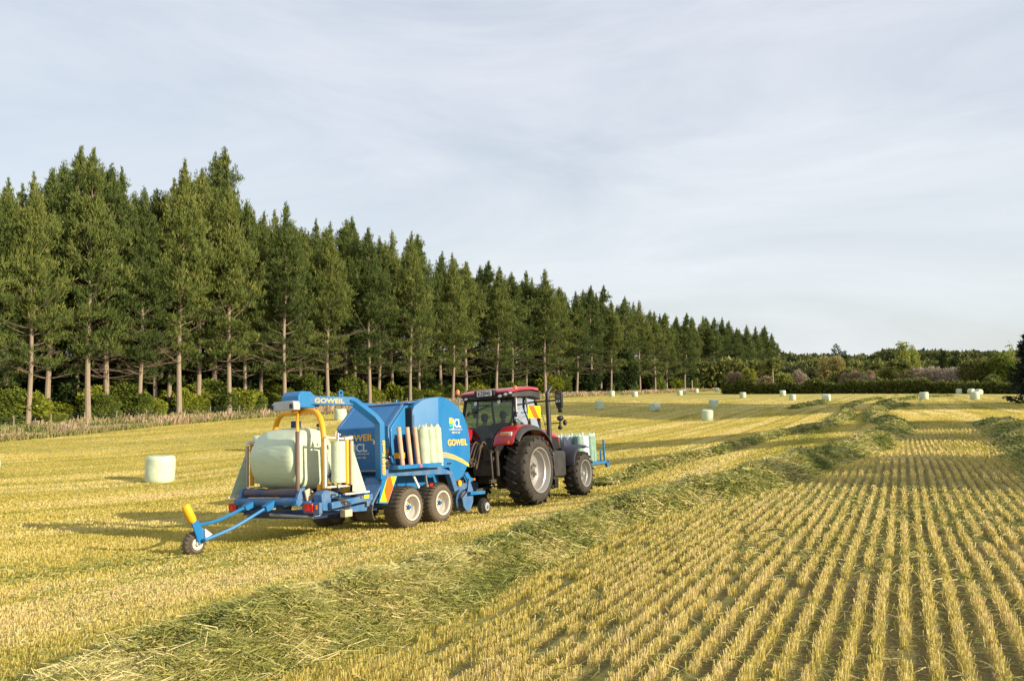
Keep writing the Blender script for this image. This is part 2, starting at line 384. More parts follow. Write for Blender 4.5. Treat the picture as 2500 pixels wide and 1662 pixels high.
# ground sheet (polar grid, reaches the horizon)
def ground():
    ph = np.concatenate([np.linspace(-PI, -.85, 40)[:-1], np.linspace(-.85, .85, 420), np.linspace(.85, PI, 40)[1:-1]])
    rr = np.concatenate([[0.4, 1, 1.6, 2.2], np.geomspace(2.7, 420, 330), np.geomspace(440, 6000, 26)])
    P, R = np.meshgrid(ph, rr); x = R*np.sin(P); y = R*np.cos(P); z = HT(x, y)
    n, m = R.shape; v = np.c_[x.ravel(), y.ravel(), z.ravel()]
    i, j = np.meshgrid(np.arange(n-1), np.arange(m), indexing='ij'); j2 = (j+1) % m
    f = np.stack([i*m+j, (i+1)*m+j, (i+1)*m+j2, i*m+j2], -1).reshape(-1, 4)
    v = np.vstack([v, [[0, 0, z[0].mean()]]])
    g = bpy.data.materials.new('stubble_field'); g.use_nodes = True; t = g.node_tree; b = t.nodes['Principled BSDF']; l = t.links.new
    b.inputs['Roughness'].default_value = .95; b.inputs['Specular IOR Level'].default_value = .1
    at_ = N(t, 'ShaderNodeAttribute', attribute_name='verge'); rz = N(t, 'ShaderNodeAttribute', attribute_name='rowzone')
    ge = N(t, 'ShaderNodeNewGeometry'); mpn = N(t, 'ShaderNodeMapping'); mpn.inputs['Rotation'].default_value = (0, 0, ROW)
    l(ge.outputs['Position'], mpn.inputs['Vector'])     # x = across rows, y = along rows
    def noise(sx, sy, scale, detail=4, rough=.55):
        mm = N(t, 'ShaderNodeMapping'); mm.inputs['Scale'].default_value = (sx, sy, .2); l(mpn.outputs[0], mm.inputs['Vector'])
        no = N(t, 'ShaderNodeTexNoise'); no.inputs['Scale'].default_value = scale; no.inputs['Detail'].default_value = detail; no.inputs['Roughness'].default_value = rough
        l(mm.outputs[0], no.inputs['Vector']); return no.outputs['Fac']
    def ramp(fac, a, c, st):
        mr = N(t, 'ShaderNodeMapRange'); mr.inputs['From Min'].default_value = a; mr.inputs['From Max'].default_value = c; l(fac, mr.inputs['Value']); return mr.outputs[0]
    def mix(fac, A, B, mode='MIX'):
        mx = N(t, 'ShaderNodeMix', data_type='RGBA', blend_type=mode)
        for k, s in (('Factor', fac), ('A', A), ('B', B)):
            if isinstance(s, (int, float)): mx.inputs[k].default_value = s
            elif isinstance(s, tuple): mx.inputs[k].default_value = (*s, 1)
            else: l(s, mx.inputs[k])
        return mx.outputs['Result']
    straw, green, soil = (.57, .455, .125), (.36, .34, .075), (.075, .052, .032)  # brown soil colour, deepened to stand in for shade between the rows
    c = mix(ramp(noise(1, .035, .9, 5, .6), .38, .62, 0), straw, green)            # long mowing streaks
    c = mix(ramp(noise(1, 1, .05, 3), .4, .65, 0), c, mix(.55, c, green))          # broad patches
    c = mix(ramp(noise(1, .3, 14, 4, .7), .45, .75, 0), c, mix(.6, c, soil))       # thatch and gaps
    c = mix(ramp(noise(1, 1, 60, 3, .7), .35, .7, 0), mix(.35, c, (.7, .55, .22)), c)
    # drilled rows, only where the crop stood in plain rows
    sp = N(t, 'ShaderNodeSeparateXYZ'); l(mpn.outputs[0], sp.inputs[0])
    mu = N(t, 'ShaderNodeMath', operation='MULTIPLY'); mu.inputs[1].default_value = 2*PI/ROWSP; l(sp.outputs['X'], mu.inputs[0])
    co = N(t, 'ShaderNodeMath', operation='COSINE'); l(mu.outputs[0], co.inputs[0])
    rowf = ramp(co.outputs[0], -.6, .5, 0)
    inv = N(t, 'ShaderNodeMath', operation='SUBTRACT'); inv.inputs[0].default_value = 1; l(rowf, inv.inputs[1])
    m2 = N(t, 'ShaderNodeMath', operation='MULTIPLY'); l(inv.outputs[0], m2.inputs[0]); l(rz.outputs['Fac'], m2.inputs[1])
    shaded_soilc = mix(ramp(noise(1, 1, 45, 4, .7), .42, .7, 0), soil, (.17, .14, .05))
    m3 = N(t, 'ShaderNodeMapRange'); m3.inputs['To Min'].default_value = .5; l(inv.outputs[0], m3.inputs['Value']); m4 = N(t, 'ShaderNodeMath', operation='MULTIPLY'); l(m3.outputs[0], m4.inputs[0]); l(rz.outputs['Fac'], m4.inputs[1])
    c = mix(m4.outputs[0], c, shaded_soilc)
    tk = N(t, 'ShaderNodeAttribute', attribute_name='track'); c = mix(tk.outputs['Fac'], c, (.20, .19, .05))
    vg = mix(ramp(noise(1, .2, .6, 4), .4, .6, 0), (.12, .19, .035), (.22, .22, .07))
    c = mix(at_.outputs['Fac'], c, vg)
    l(c, b.inputs['Base Color'])
    bp = N(t, 'ShaderNodeBump'); bp.inputs['Strength'].default_value = .8; bp.inputs['Distance'].default_value = .06
    l(noise(1, .5, 9, 5, .7), bp.inputs['Height']); l(bp.outputs[0], b.inputs['Normal'])
    fan = np.array([[len(v)-1, k, (k+1) % m, (k+1) % m] for k in range(m)])
    me = bpy.data.meshes.new('ground'); me.from_pydata(v.tolist(), [], f.tolist()+[[q[0], q[2], q[1]] for q in fan.tolist()]); me.update()
    me.polygons.foreach_set('use_smooth', [True]*len(me.polygons)); me.materials.append(g)
    X, Y = v[:, 0], v[:, 1]
    sv = side_of(X, Y, VERGE); dv = polydist(X, Y, VERGE)
    wob = (fbm(X/3, Y/3, 5)-.45)*3
    ver = np.where(sv < 0, np.clip((dv+wob*.4)/1.2, 0, 1), 0)*(X < 180)*(Y > 5)
    a = me.attributes.new('verge', 'FLOAT', 'POINT'); a.data.foreach_set('value', ver.astype(np.float32))
    rzv = rowzone(X, Y); a = me.attributes.new('rowzone', 'FLOAT', 'POINT'); a.data.foreach_set('value', rzv.astype(np.float32))
    a = me.attributes.new('track', 'FLOAT', 'POINT'); a.data.foreach_set('value', (tracks(X, Y)*.95).astype(np.float32))
    o = bpy.data.objects.new('ground', me); link(o); tag(o, 'mown yellow stubble field sloping down to the shelterbelt', 'ground', kind='structure')
ROWSP = .15
def tracks(X, Y):
    """pairs of wheel marks pressed into the mown side of the field"""
    s, t = rowco(X, Y); s = s+(vnoise(t*.02, t*0, 44)-.5)*2.5
    m = np.abs(s)%7.3; a = np.exp(-((np.minimum(np.abs(m-1.0), np.abs(m-2.9)))/.26)**2)+.7*np.exp(-((np.minimum(np.abs(m-5.0), 9))/.14)**2)
    return np.clip(a, 0, 1)*(.5+.5*vnoise(t*.12, np.floor(s/7.3)*3, 45))*(rowzone(X, Y) < .1)
def rowzone(X, Y):
    s = side_of(X, Y, W1[:11]); d = polydist(X, Y, W1[:11]); r = np.hypot(X, Y)
    z = np.where(s > 0, np.clip((d-.3)/1.5, 0, 1), 0)
    z = z*np.clip(1.15-r/60, 0.0, 1)*(Y > -20)
    return z*.85
ground()

# ------------------------------------------------------------------ stubble, verge grass, windrows
STUB = ramp_mat('stubble_stalks', [(0, (.22, .26, .045)), (.3, (.45, .39, .085)), (.6, (.64, .52, .15)), (.88, (.78, .66, .33)), (1, (.66, .47, .28))], .7, .3)
HAYM = ramp_mat('cut_grass', [(0, (.10, .14, .03)), (.4, (.26, .29, .07)), (.75, (.48, .45, .14)), (1, (.76, .65, .32))], .6, .3, spec=.3)
VERM = ramp_mat('verge_grass', [(0, (.10, .17, .03)), (.45, (.24, .27, .07)), (.65, (.42, .33, .17)), (1, (.56, .42, .29))], .8, .3)
def quads(name, base, top, wid, m, rnd, mid=None):
    """ribbons from base to top (via mid), width vector wid"""
    n = len(base); rows = [base] + ([mid] if mid is not None else []) + [top]
    v = np.stack([p for q in rows for p in ((q-wid), (q+wid))] if mid is None else
                 [rows[0]-wid, rows[0]+wid, rows[1]-wid, rows[1]+wid, rows[2]-wid*.5, rows[2]+wid*.5], 1)
    k = v.shape[1]; i = np.arange(n)[:, None]*k
    f = i+np.array([[0, 1, 3, 2]])
    if mid is not None: f = np.stack([i+np.array([[0, 1, 3, 2]]), i+np.array([[2, 3, 5, 4]])], 1).reshape(-1, 4); rnd = np.repeat(rnd, 2)
    return npmesh(name, v.reshape(-1, 3), f, m, rnd=rnd)
def windclear(x, y, m=.0):
    d = np.minimum(polydist(x, y, W1), polydist(x, y, W2)); return np.minimum(d, polydist(x, y, W3)) > WR+m
WR = .62
def stubble():
    bands = [(2.4, 5, 62000), (5, 8, 120000), (8, 12, 140000), (12, 20, 170000), (20, 35, 140000), (35, 60, 110000), (60, 100, 90000), (100, 170, 90000)]
    for bi, (a, b, n) in enumerate(bands):
        lim = .70 if a > 5 else .8
        ph = rng.uniform(-lim, lim, n); r = np.sqrt(rng.uniform(a*a, b*b, n)); x = r*np.sin(ph); y = r*np.cos(ph)
        s, t = rowco(x, y); rz = rowzone(x, y)
        k = np.round(s/ROWSP); jit = np.where(rz > .3, .0145, .045)
        wob = (vnoise(t*.5, k*3.1, 3)-.5)*.03
        s2 = k*ROWSP+rng.normal(0, 1, n)*jit+wob
        x = s2*RC+t*RS; y = -s2*RS+t*RC
        gap = vnoise(t*2.2, k*7.7, 11)*.6+vnoise(t*7, k*5.3, 12)*.4
        patch = fbm(s2*.55, t*.045, 21, 5)*.7+fbm(x*.3, y*.3, 25)*.3
        keep = (gap > np.where(rz > .3, .345, .18)) & windclear(x, y, -.25) & (np.hypot(x, y) > 2.2)
        keep &= ~((side_of(x, y, VERGE) < 0) & (y > 20))
        if a >= 12: keep &= rng.random(n) < np.where(rz > .3, 1, .9)
        keep &= rng.random(n) > .6*tracks(x, y)
        if a >= 100: keep &= rng.random(n) < (170-np.hypot(x, y))/70
        x, y, gap, rz, patch = x[keep], y[keep], gap[keep], rz[keep], patch[keep]; n = len(x); r = np.hypot(x, y)
        z = HT(x, y); trk = tracks(x, y)
        h = (1-.55*trk)*rng.uniform(.35, 1.2, n)*np.where(rz > .3, .066, .050)*(.75+.5*gap)*(1+.004*r)
        th = rng.uniform(0, 2*PI, n); lean = rng.normal(0, .18, n)+(rng.random(n) < .06)*.6
        wd = np.maximum(.0022, r*.00042)*rng.uniform(.7, 1.3, n)*np.where(rz > .3, 1, 1.0)
        if a >= 20: wd = wd*np.where(rz > .3, 1.2, 1.35)
        base = np.c_[x, y, z-.01]; top = base+np.c_[np.cos(th)*lean*h, np.sin(th)*lean*h, h+.01]
        wa = rng.uniform(-.9, .9, n)*np.clip(1.15-r/60, .3, 1); wv = np.c_[np.cos(wa), np.sin(wa), np.zeros(n)]*wd[:, None]
        col = np.clip(rng.normal(.60, 1, n)*0+.60+rng.normal(0, 1, n)*np.where(rz > .3, .2, np.clip(.16-r*.0018, .05, .2))+np.where(rz > .3, .02, 0)+(gap-.5)*.3-(patch-.47)*1.6*np.where(rz > .3, .6, 1.0)-np.where(rz > .3, 0, .03)-.45*trk, 0, 1)
        o = quads('stubble', base, top, wv, STUB, col)
        tag(o, ['cut straw stubble standing nearest the photographer', 'straw stubble rows in the near foreground', 'straw stubble just beyond the foreground', 'stubble before the windrow and baler',
                'stubble around the tractor', 'stubble beyond the tractor', 'far stubble among the standing bales', 'farthest stubble before the verge'][bi], 'stubble', kind='stuff')
    # loose clippings lying between the rows
    n = 46000; ph = rng.uniform(-.75, .75, n); r = np.sqrt(rng.uniform(2.4**2, 15**2, n)); x = r*np.sin(ph); y = r*np.cos(ph)
    kp = (fbm(x*.8, y*.8, 31) > .36); x, y, r = x[kp], y[kp], r[kp]; n = len(x)
    strands('loose_clippings', x, y, HT(x, y)+rng.uniform(.004, .05, n), r, rng.uniform(.04, .16, n), np.clip(rng.normal(.5, .3, n), 0, 1), 'loose grass clippings scattered between the stubble rows', tilt=.25)
def strands(name, x, y, z, r, ln, col, label, tilt=.35, cat='grass', ali=None):
    n = len(x); th = rng.uniform(0, 2*PI, n) if ali is None else ali+rng.normal(0, .75, n)
    el = rng.normal(0, tilt, n); d = np.c_[np.cos(th)*np.cos(el), np.sin(th)*np.cos(el), np.sin(el)]
    c = np.c_[x, y, z]; bend = rng.normal(0, .16, n)[:, None]*ln[:, None]*np.c_[-np.sin(th), np.cos(th), np.full(n, .5)]
    wd = np.maximum(.0026, r*.00048)*rng.uniform(.7, 1.4, n)
    a = rng.uniform(0, PI, n); side = np.c_[-np.sin(th)*np.cos(a), np.cos(th)*np.cos(a), np.abs(np.sin(a))]
    o = quads(name, c-d*ln[:, None]/2, c+d*ln[:, None]/2-np.c_[np.zeros((n, 2)), ln*.1], side*wd[:, None], HAYM, col, mid=c+bend)
    tag(o, label, cat, kind='stuff'); return o
def smooth_path(path, step=.25):
    p = curve([(q.x, q.y, 0) for q in path], 24); p = np.array([(q.x, q.y) for q in p])
    seg = np.hypot(*np.diff(p, axis=0).T); s = np.r_[0, np.cumsum(seg)]; t = np.arange(0, s[-1], step)
    return np.interp(t, s, p[:, 0]), np.interp(t, s, p[:, 1]), t
def windrow(path, width, height, seed, label, nstr, near):
    px_, py_, t = smooth_path(path, .12 if near else .3)
    tx = np.gradient(px_); ty = np.gradient(py_); l = np.hypot(tx, ty); nx, ny = ty/l, -tx/l
    m = 29; c = np.linspace(-1, 1, m)
    def surf(t_, c_):
        wv = width*(.85+.35*vnoise(t_*.55, 0*t_, seed)+.15*vnoise(t_*2, 0*t_+4, seed))
        prof = np.clip(1-np.abs(c_)**2.2, 0, 1)
        lump = .55+.75*vnoise(t_*.8, c_*1.6+9, seed+1)+.5*(vnoise(t_*2.6, c_*3.4, seed+2)-.5)+.35*(vnoise(t_*7, c_*8, seed+3)-.5)
        endf = np.clip(np.minimum(t_-t[0], t[-1]-t_)/2.0, .15, 1)
        return c_*wv/2, prof*lump*height*endf
    T_, C_ = np.meshgrid(t, c, indexing='ij'); off, hh = surf(T_, C_)
    X = px_[:, None]+nx[:, None]*off; Y = py_[:, None]+ny[:, None]*off; Z = HT(X, Y)+hh*.92-.02
    i, j = np.meshgrid(np.arange(len(t)-1), np.arange(m-1), indexing='ij')
    f = np.stack([i*m+j, i*m+j+1, (i+1)*m+j+1, (i+1)*m+j], -1).reshape(-1, 4)
    rn = np.clip(.34+.5*rng.random(len(f))*.6, 0, 1)
    root = npmesh('windrow', np.c_[X.ravel(), Y.ravel(), Z.ravel()], f, HAYM, rnd=rn, smooth=True)
    tag(root, label, 'windrow', 'windrows of cut grass across the field')
    # strands
    r_at = np.hypot(px_, py_); wgt = 1/np.clip(r_at, 4, 300)**1.15; cw = np.cumsum(wgt); tt = np.interp(rng.random(nstr)*cw[-1], cw, t)
    cc = np.clip(rng.normal(0, .5, nstr), -1.18, 1.18)
    off, hh = surf(tt, np.clip(cc, -1, 1)); off = off*np.where(np.abs(cc) > 1, np.abs(cc), 1)
    x = np.interp(tt, t, px_)+np.interp(tt, t, nx)*off; y = np.interp(tt, t, py_)+np.interp(tt, t, ny)*off
    z = HT(x, y)+hh+np.abs(rng.normal(0, .022, nstr))+.004
    r = np.hypot(x, y); ali = np.arctan2(np.interp(tt, t, ty), np.interp(tt, t, tx))
    dry = fbm(tt*1.1, cc*1.2, seed+8)
    col = np.clip(rng.normal(.56, .24, nstr)+(dry-.47)*1.3, 0, 1)
    ln = rng.uniform(.10, .34, nstr)*(1+r*.012)
    o = strands('strands', x, y, z, r, ln, col, None, tilt=.3, cat=None, ali=ali); o.parent = root
    for k in ('category', 'label'):
        if k in o: del o[k]
    return root
stubble()
windrow(W1, 1.2, .31, 40, 'long loose windrow of cut green grass running from the bottom left corner past the tractor', 260000, True)
windrow(W2, .95, .25, 60, 'dark green windrow leading away in front of the tractor', 70000, False)
windrow(W3, 1.9, .34, 80, 'broad dark windrow of cut grass at the right edge', 60000, False)
windrow(W4, 1.6, .35, 90, 'short faint windrow beyond the middle bales left of the long one', 6000, False)
windrow(W5, 1.6, .35, 95, 'thin windrow curving away at the far right of the field', 8000, False)

def verge():
    px_, py_, t = smooth_path(VERGE, .5)
    tx = np.gradient(px_); ty = np.gradient(py_); l = np.hypot(tx, ty); nx, ny = -ty/l, tx/l      # towards the trees
    n = 260000; tt = rng.uniform(0, t[-1], n); dd = rng.uniform(0, 1, n)**1.0*13
    x = np.interp(tt, t, px_)+np.interp(tt, t, nx)*dd; y = np.interp(tt, t, py_)+np.interp(tt, t, ny)*dd
    nz = fbm(x*.25, y*.25, 77); r = np.hypot(x, y); z = HT(x, y)
    edge = np.exp(-((dd-1.2-(nz-.45)*3)/1.7)**2); tall = (fbm(x*.5, y*.5, 78) > .56)*rng.random(n)
    h = (.10+.30*edge+.20*nz+.55*tall*(tall > .6))*rng.uniform(.5, 1.3, n); th = rng.uniform(0, 2*PI, n); lean = rng.uniform(.1, .5, n)
    base = np.c_[x, y, z-.03]; top = base+np.c_[np.cos(th)*lean*h, np.sin(th)*lean*h, h]
    wa = rng.uniform(-.8, .8, n); wv = np.c_[np.cos(wa), np.sin(wa), np.zeros(n)]*(.012+r*.00030)[:, None]
    col = np.clip(edge*.58+(nz-.45)*.8+(tall > .6)*.45+rng.normal(.12, .16, n), 0, 1)
    tag(quads('verge_grass', base, top, wv, VERM, col), 'rough pinkish dry and green grass verge along the tree belt', 'grass', kind='stuff')
verge()

# ------------------------------------------------------------------ trees
BARK = mat('pine_bark', (.34, .27, .20), .9, dirt=(.20, .15, .11), dirtamt=.8, vscale=6, bump=.6, bscale=8)
TWIG = mat('dead_twigs', (.24, .18, .13), .9, vary=.3)
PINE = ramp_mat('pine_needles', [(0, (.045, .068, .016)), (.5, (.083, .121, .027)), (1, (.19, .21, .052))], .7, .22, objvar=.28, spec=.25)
def foliage(name, pos, dirs, size, k, m, rnd, parent=None, wid=.28, spread=.6):
    """tufts of k pointed leaves at pos, pointing roughly along dirs"""
    n = len(pos); P = np.repeat(pos, k, 0); D = np.repeat(dirs, k, 0)+rng.normal(0, spread, (n*k, 3)); D /= np.linalg.norm(D, axis=1)[:, None]+1e-9
    S = np.repeat(size, k)*rng.uniform(.7, 1.25, n*k)
    q = rng.normal(0, 1, (n*k, 3)); W = np.cross(D, q); W /= np.linalg.norm(W, axis=1)[:, None]+1e-9
    b = P+rng.normal(0, .18, (n*k, 3))*S[:, None]
    v = np.stack([b, b+D*S[:, None]*.5+W*(S*wid)[:, None]*.5, b+D*S[:, None], b+D*S[:, None]*.5-W*(S*wid)[:, None]*.5], 1).reshape(-1, 3)
    f = np.arange(n*k*4).reshape(-1, 4)
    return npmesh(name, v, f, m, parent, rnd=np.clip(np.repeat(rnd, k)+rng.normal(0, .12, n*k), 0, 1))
def make_pine(seed, H=34, base=.22, wide=6, twin=False, name='pine_tree'):
    rg = np.random.default_rng(seed); root = empty(name)
    tr = MB(); lean = rg.normal(0, .35, 2)
    def axis(h): t = h/H; return np.array([lean[0]*t*t*.8+.12*math.sin(h*.3+seed), lean[1]*t*t*.8+.12*math.cos(h*.23+seed*2), h])
    hs = [-.4, .3, 2, 5, 8, 12, 16, 20, 24, 28, H-2]
    tr.tube([axis(h) for h in hs], [.50, .39, .35, .32, .29, .26, .22, .18, .14, .09, .03], 9)
    pos, dr, sz, rn = [], [], [], []; dead = MB()
    h = H*(base-.10); 
    leaders = [(0, 0, H)] + ([(rg.normal(0, .4)+1.3, rg.normal(0, .5), H*.95)] if twin else [])
    while h < H-.3:
        t = (h/H-base)/(1-base)
        R = wide*(.9 if t < .0 else min(1, .8+1.2*t)*(1-max(0, (t-.14)/.87))**.9)*rg.uniform(.72, 1.12)
        R = max(R, .14)*(1 if t < .55 else rg.uniform(.7, 1.25)); nb = int(rg.integers(5, 8)); skip = rg.uniform(0, 6.3) if rg.random() < .5 else 99; ph0 = rg.uniform(0, 6.3)
        for k in range(nb):
            ph = ph0+2*PI*k/nb+rg.normal(0, .25); Lb = R*(rg.uniform(.5, 1.15) if rg.random() < .8 else rg.uniform(1.15, 1.5))
            if abs((ph-skip+PI) % (2*PI)-PI) < .6: continue
            up = (.12 if t < .12 else .38+.85*t)+rg.normal(0, .12)
            b0 = axis(min(h, H-1)); pts = []
            isdead = (t < .03 and rg.random() < .85) or (t < .25 and rg.random() < .35)
            for i in range(5):
                s = i/4; e = up+s*.45
                pts.append(b0+np.array([math.cos(ph)*s*Lb*math.cos(up), math.sin(ph)*s*Lb*math.cos(up), s*Lb*math.sin(up)+.35*s*s*Lb*.5]))
            if isdead:
                dead.tube(pts, .06, 4, .015, cap=False)
                for q in range(7):
                    s = rg.uniform(.3, .95); p = pts[0]+(pts[-1]-pts[0])*s
                    d = np.array([math.cos(ph+rg.normal(0, .8)), math.sin(ph+rg.normal(0, .8)), rg.normal(.1, .3)])*rg.uniform(.5, 1.3)
                    dead.tube([p, p+d*.5, p+d], .028, 3, .01, cap=False)
                if rg.random() < .6: continue
            elif t < .8: tr.tube(pts[:4], .075*(1-t*.5), 4, .03, cap=False)
            cl = [(1.0, 0.)]
            if Lb > .8: cl += [(.72, 0.)]
            if Lb > 1.6: cl += [(.85, .30), (.82, -.32), (.55, .22), (.52, -.2)]
            if Lb > 2.8: cl += [(.66, .34), (.62, -.36), (.38, .1), (.97, .2)]
            for s, so in cl:
                if (t < .10 and s < .5) or rg.random() < .26: continue
                s = min(1, max(.05, s+rg.normal(0, .05))); i0 = min(3, int(s*4)); fr = s*4-i0; p = pts[i0]*(1-fr)+pts[i0+1]*fr
                lat = np.array([-math.sin(ph), math.cos(ph), 0])*so*Lb*rg.uniform(.7, 1.2); cr_ = min(.42, .2+.08*Lb)*rg.uniform(.7, 1.25); tone = rg.normal(0, .17)
                for q in range(9 if Lb > 1.2 else 6):
                    pp = p+lat+rg.normal(0, 1, 3)*np.array([cr_, cr_, cr_*.6])+[0, 0, abs(so)*.3]
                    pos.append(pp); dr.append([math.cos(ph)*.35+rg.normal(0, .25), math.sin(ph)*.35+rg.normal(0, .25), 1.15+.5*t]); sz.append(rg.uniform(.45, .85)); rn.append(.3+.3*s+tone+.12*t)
                if s > .8 and t > .2:       # upright candles at the branch tips
                    for q in range(6): pos.append(p+lat+rg.normal(0, .10-.012*q, 3)+[0, 0, .2+.30*q]); dr.append([0, 0, 2.6]); sz.append(rg.uniform(.35, .55)); rn.append(.7)
            ns = 0
            for i in range(ns):
                s = (i+rg.random())/ns
                if t < .08 and s < .4: continue
                if s < .2 and Lb > 1.5: continue
                i0 = min(3, int(s*4)); fr = s*4-i0; p = pts[i0]*(1-fr)+pts[i0+1]*fr
                side = .16+.26*Lb*(1-abs(s-.6)*1.3)
                for q in range((5 if t < .6 else 4) if Lb > 1.6 else 2):
                    off = rg.uniform(-1, 1)*side; lat = np.array([-math.sin(ph), math.cos(ph), 0])*off
                    pp = p+lat+np.array([0, 0, rg.normal(.1, .18)+abs(off)*.2])
                    pos.append(pp); dr.append([math.cos(ph)*.45, math.sin(ph)*.45, .75+.5*t]); sz.append(rg.uniform(.5, .8)*(.8 if t > .85 else 1)); rn.append(.35+.3*s+rg.normal(0, .1)+.12*t)
        h += rg.uniform(.8, 1.6)*(1 if t < .6 else .75)
    for lx, ly, lh in leaders:      # spiky leading shoots
        for q in range(30):
            hh = lh+.8-rg.uniform(0, 5.5); pos.append(axis(H-2)*[1, 1, 0]+np.array([lx+rg.normal(0, .04+.07*max(0, lh-hh)), ly+rg.normal(0, .04+.07*max(0, lh-hh)), hh])); dr.append([0, 0, 2.5]); sz.append(rg.uniform(.35, .6)); rn.append(.6)
        tr.tube([axis(H-6)+np.array([lx, ly, 0])*.6, np.array([lx, ly, 0])+axis(H-2)*[1, 1, 0]+[0, 0, lh-1.5], np.array([lx, ly, 0])+axis(H-2)*[1, 1, 0]+[0, 0, lh+.2]], .06, 5, .02)
    tr.build('trunk', BARK, root); dead.build('dead_branches', TWIG, root)
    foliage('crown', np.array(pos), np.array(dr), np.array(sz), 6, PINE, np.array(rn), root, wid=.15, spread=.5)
    return root
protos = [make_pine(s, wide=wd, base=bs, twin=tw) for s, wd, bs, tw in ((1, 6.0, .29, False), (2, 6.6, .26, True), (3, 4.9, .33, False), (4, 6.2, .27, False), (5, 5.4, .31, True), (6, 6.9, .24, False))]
TREEL = [gpx(*p) for p in [(-250, 1052), (110, 1031), (300, 1020), (510, 1009), (740, 997), (1000, 984), (1440, 963), (1640, 954)]]
tp = TREEL[-1]; dvec = (TREEL[-1]-TREEL[-3]).normalized()
TREEL.append(tp+dvec*70); TREEL.append(tp+dvec*190)
def treeline_at(px, back=0):
    u = (px-CX)/FPX
    for a, b in zip(TREEL[:-1], TREEL[1:]):
        ua, ub = a.x/a.y, b.x/b.y
        if ua <= u <= ub or (b is TREEL[-1]):
            den = (b.x-a.x)-u*(b.y-a.y); t = (u*a.y-a.x)/den if abs(den) > 1e-6 else 1
            z = a.y+t*(b.y-a.y); 
            return (a.x+t*(b.x-a.x)), z
    return TREEL[0].x, TREEL[0].y
tops = [(-95, 430), (-40, 400), (15, 440), (75, 425), (120, 415), (188, 362), (216, 366), (262, 405), (290, 412), (345, 462), (382, 468), (415, 440), (438, 392), (485, 415), (526, 357), (560, 460), (599, 492), (640, 520),
        (694, 497), (735, 560), (771, 537), (800, 545), (843, 540), (866, 532), (902, 560), (926, 582), (956, 566), (1003, 568), (1025, 576), (1076, 617), (1107, 621), (1137, 642), (1187, 640), (1213, 652), (1250, 668), (1285, 664),
        (1330, 660), (1363, 704), (1382, 717), (1409, 714), (1443, 700), (1468, 698), (1492, 734), (1525, 726), (1561, 736), (1598, 762), (1628, 766), (1652, 774), (1672, 765), (1688, 775), (1717, 773), (1740, 776), (1764, 776), (1780, 784), (1796, 801), (1825, 794), (1845, 798), (1868, 796), (1883, 814), (1899, 838), (1912, 856)]
ordn = lambda i: ['first', 'second', 'third', 'fourth', 'fifth', 'sixth', 'seventh', 'eighth', 'ninth', 'tenth', 'eleventh', 'twelfth'][i] if i < 12 else '%d%s' % (i+1, 'th' if (i+1) % 100 in (11, 12, 13) else {1: 'st', 2: 'nd', 3: 'rd'}.get((i+1) % 10, 'th'))
special = {14: 'tallest pine of the belt with a sharp pointed top, left of the wrapper arm', 5: 'tall pine with narrow spire at the highest point of the left clump', 6: 'tall pine spire beside the highest of the left clump',
           18: 'tall open-topped pine rising alone above the blue gearbox of the wrapper', 12: 'narrow dark spired pine just left of the tallest one', 60: 'last and lowest pine at the far right end of the belt'}
first = True; base_pts = []
used = [0]*6
for i, (px, ty) in enumerate(tops):
    back = (i*7) % 3
    x, z = treeline_at(px); u = (px-CX)/FPX; nxx, nyy = -dvec.y, dvec.x
    off = back*3.6+random.uniform(-1.2, 1.2)
    z2 = z+off*1.35*(z/100)**.3; x2 = u*z2; g = gz(x2, z2)
    top_z = ZC+(HY-ty)/FPX*z2; Hh = (top_z-g)*34/35
    k = (i*5+i//3) % 6
    if px > 1650: k = (2, 4, 0)[i % 3]
    r = protos[k] if not used[k] else copy_tree(protos[k]); used[k] = 1
    s = Hh/34; sw = s*random.uniform(.92, 1.15)*(1.0 if z2 < 160 else 1.25)
    r.location = (x2, z2, g); r.rotation_euler = (0, 0, random.uniform(0, 6.28)); r.scale = (sw, sw, s)
    base_pts.append((x2, z2))
    tag(r, special.get(i, '%s pine counting from the left end of the shelterbelt, by its top against the sky' % ordn(i)), 'pine tree', 'pines of the shelterbelt')
# second rank inside the belt: fills the gaps and hides the sky between the trunks
back_tag = 0
for i in range(52):
    px = -160+i*39.5+random.uniform(-12, 12); x, z = treeline_at(px); u = (px-CX)/FPX
    z2 = z*1.0+15+random.uniform(-2, 5)+z*.02; x2 = u*z2; g = gz(x2, z2)
    tyi = np.interp(px, [t[0] for t in tops], [t[1] for t in tops])+random.uniform(20, 60)*(100/z2)
    Hh = ZC+(HY-tyi)/FPX*z2-g; r = copy_tree(protos[(i*3+1) % 6]); s = Hh/34
    r.location = (x2, z2, g); r.rotation_euler = (0, 0, random.uniform(0, 6.28)); r.scale = (s*1.15, s*1.15, s)
    back_tag += 1
    tag(r, 'pine in the shaded back rank of the shelterbelt, %s from the left of that rank' % ordn(i), 'pine tree', 'back rank pines of the shelterbelt')

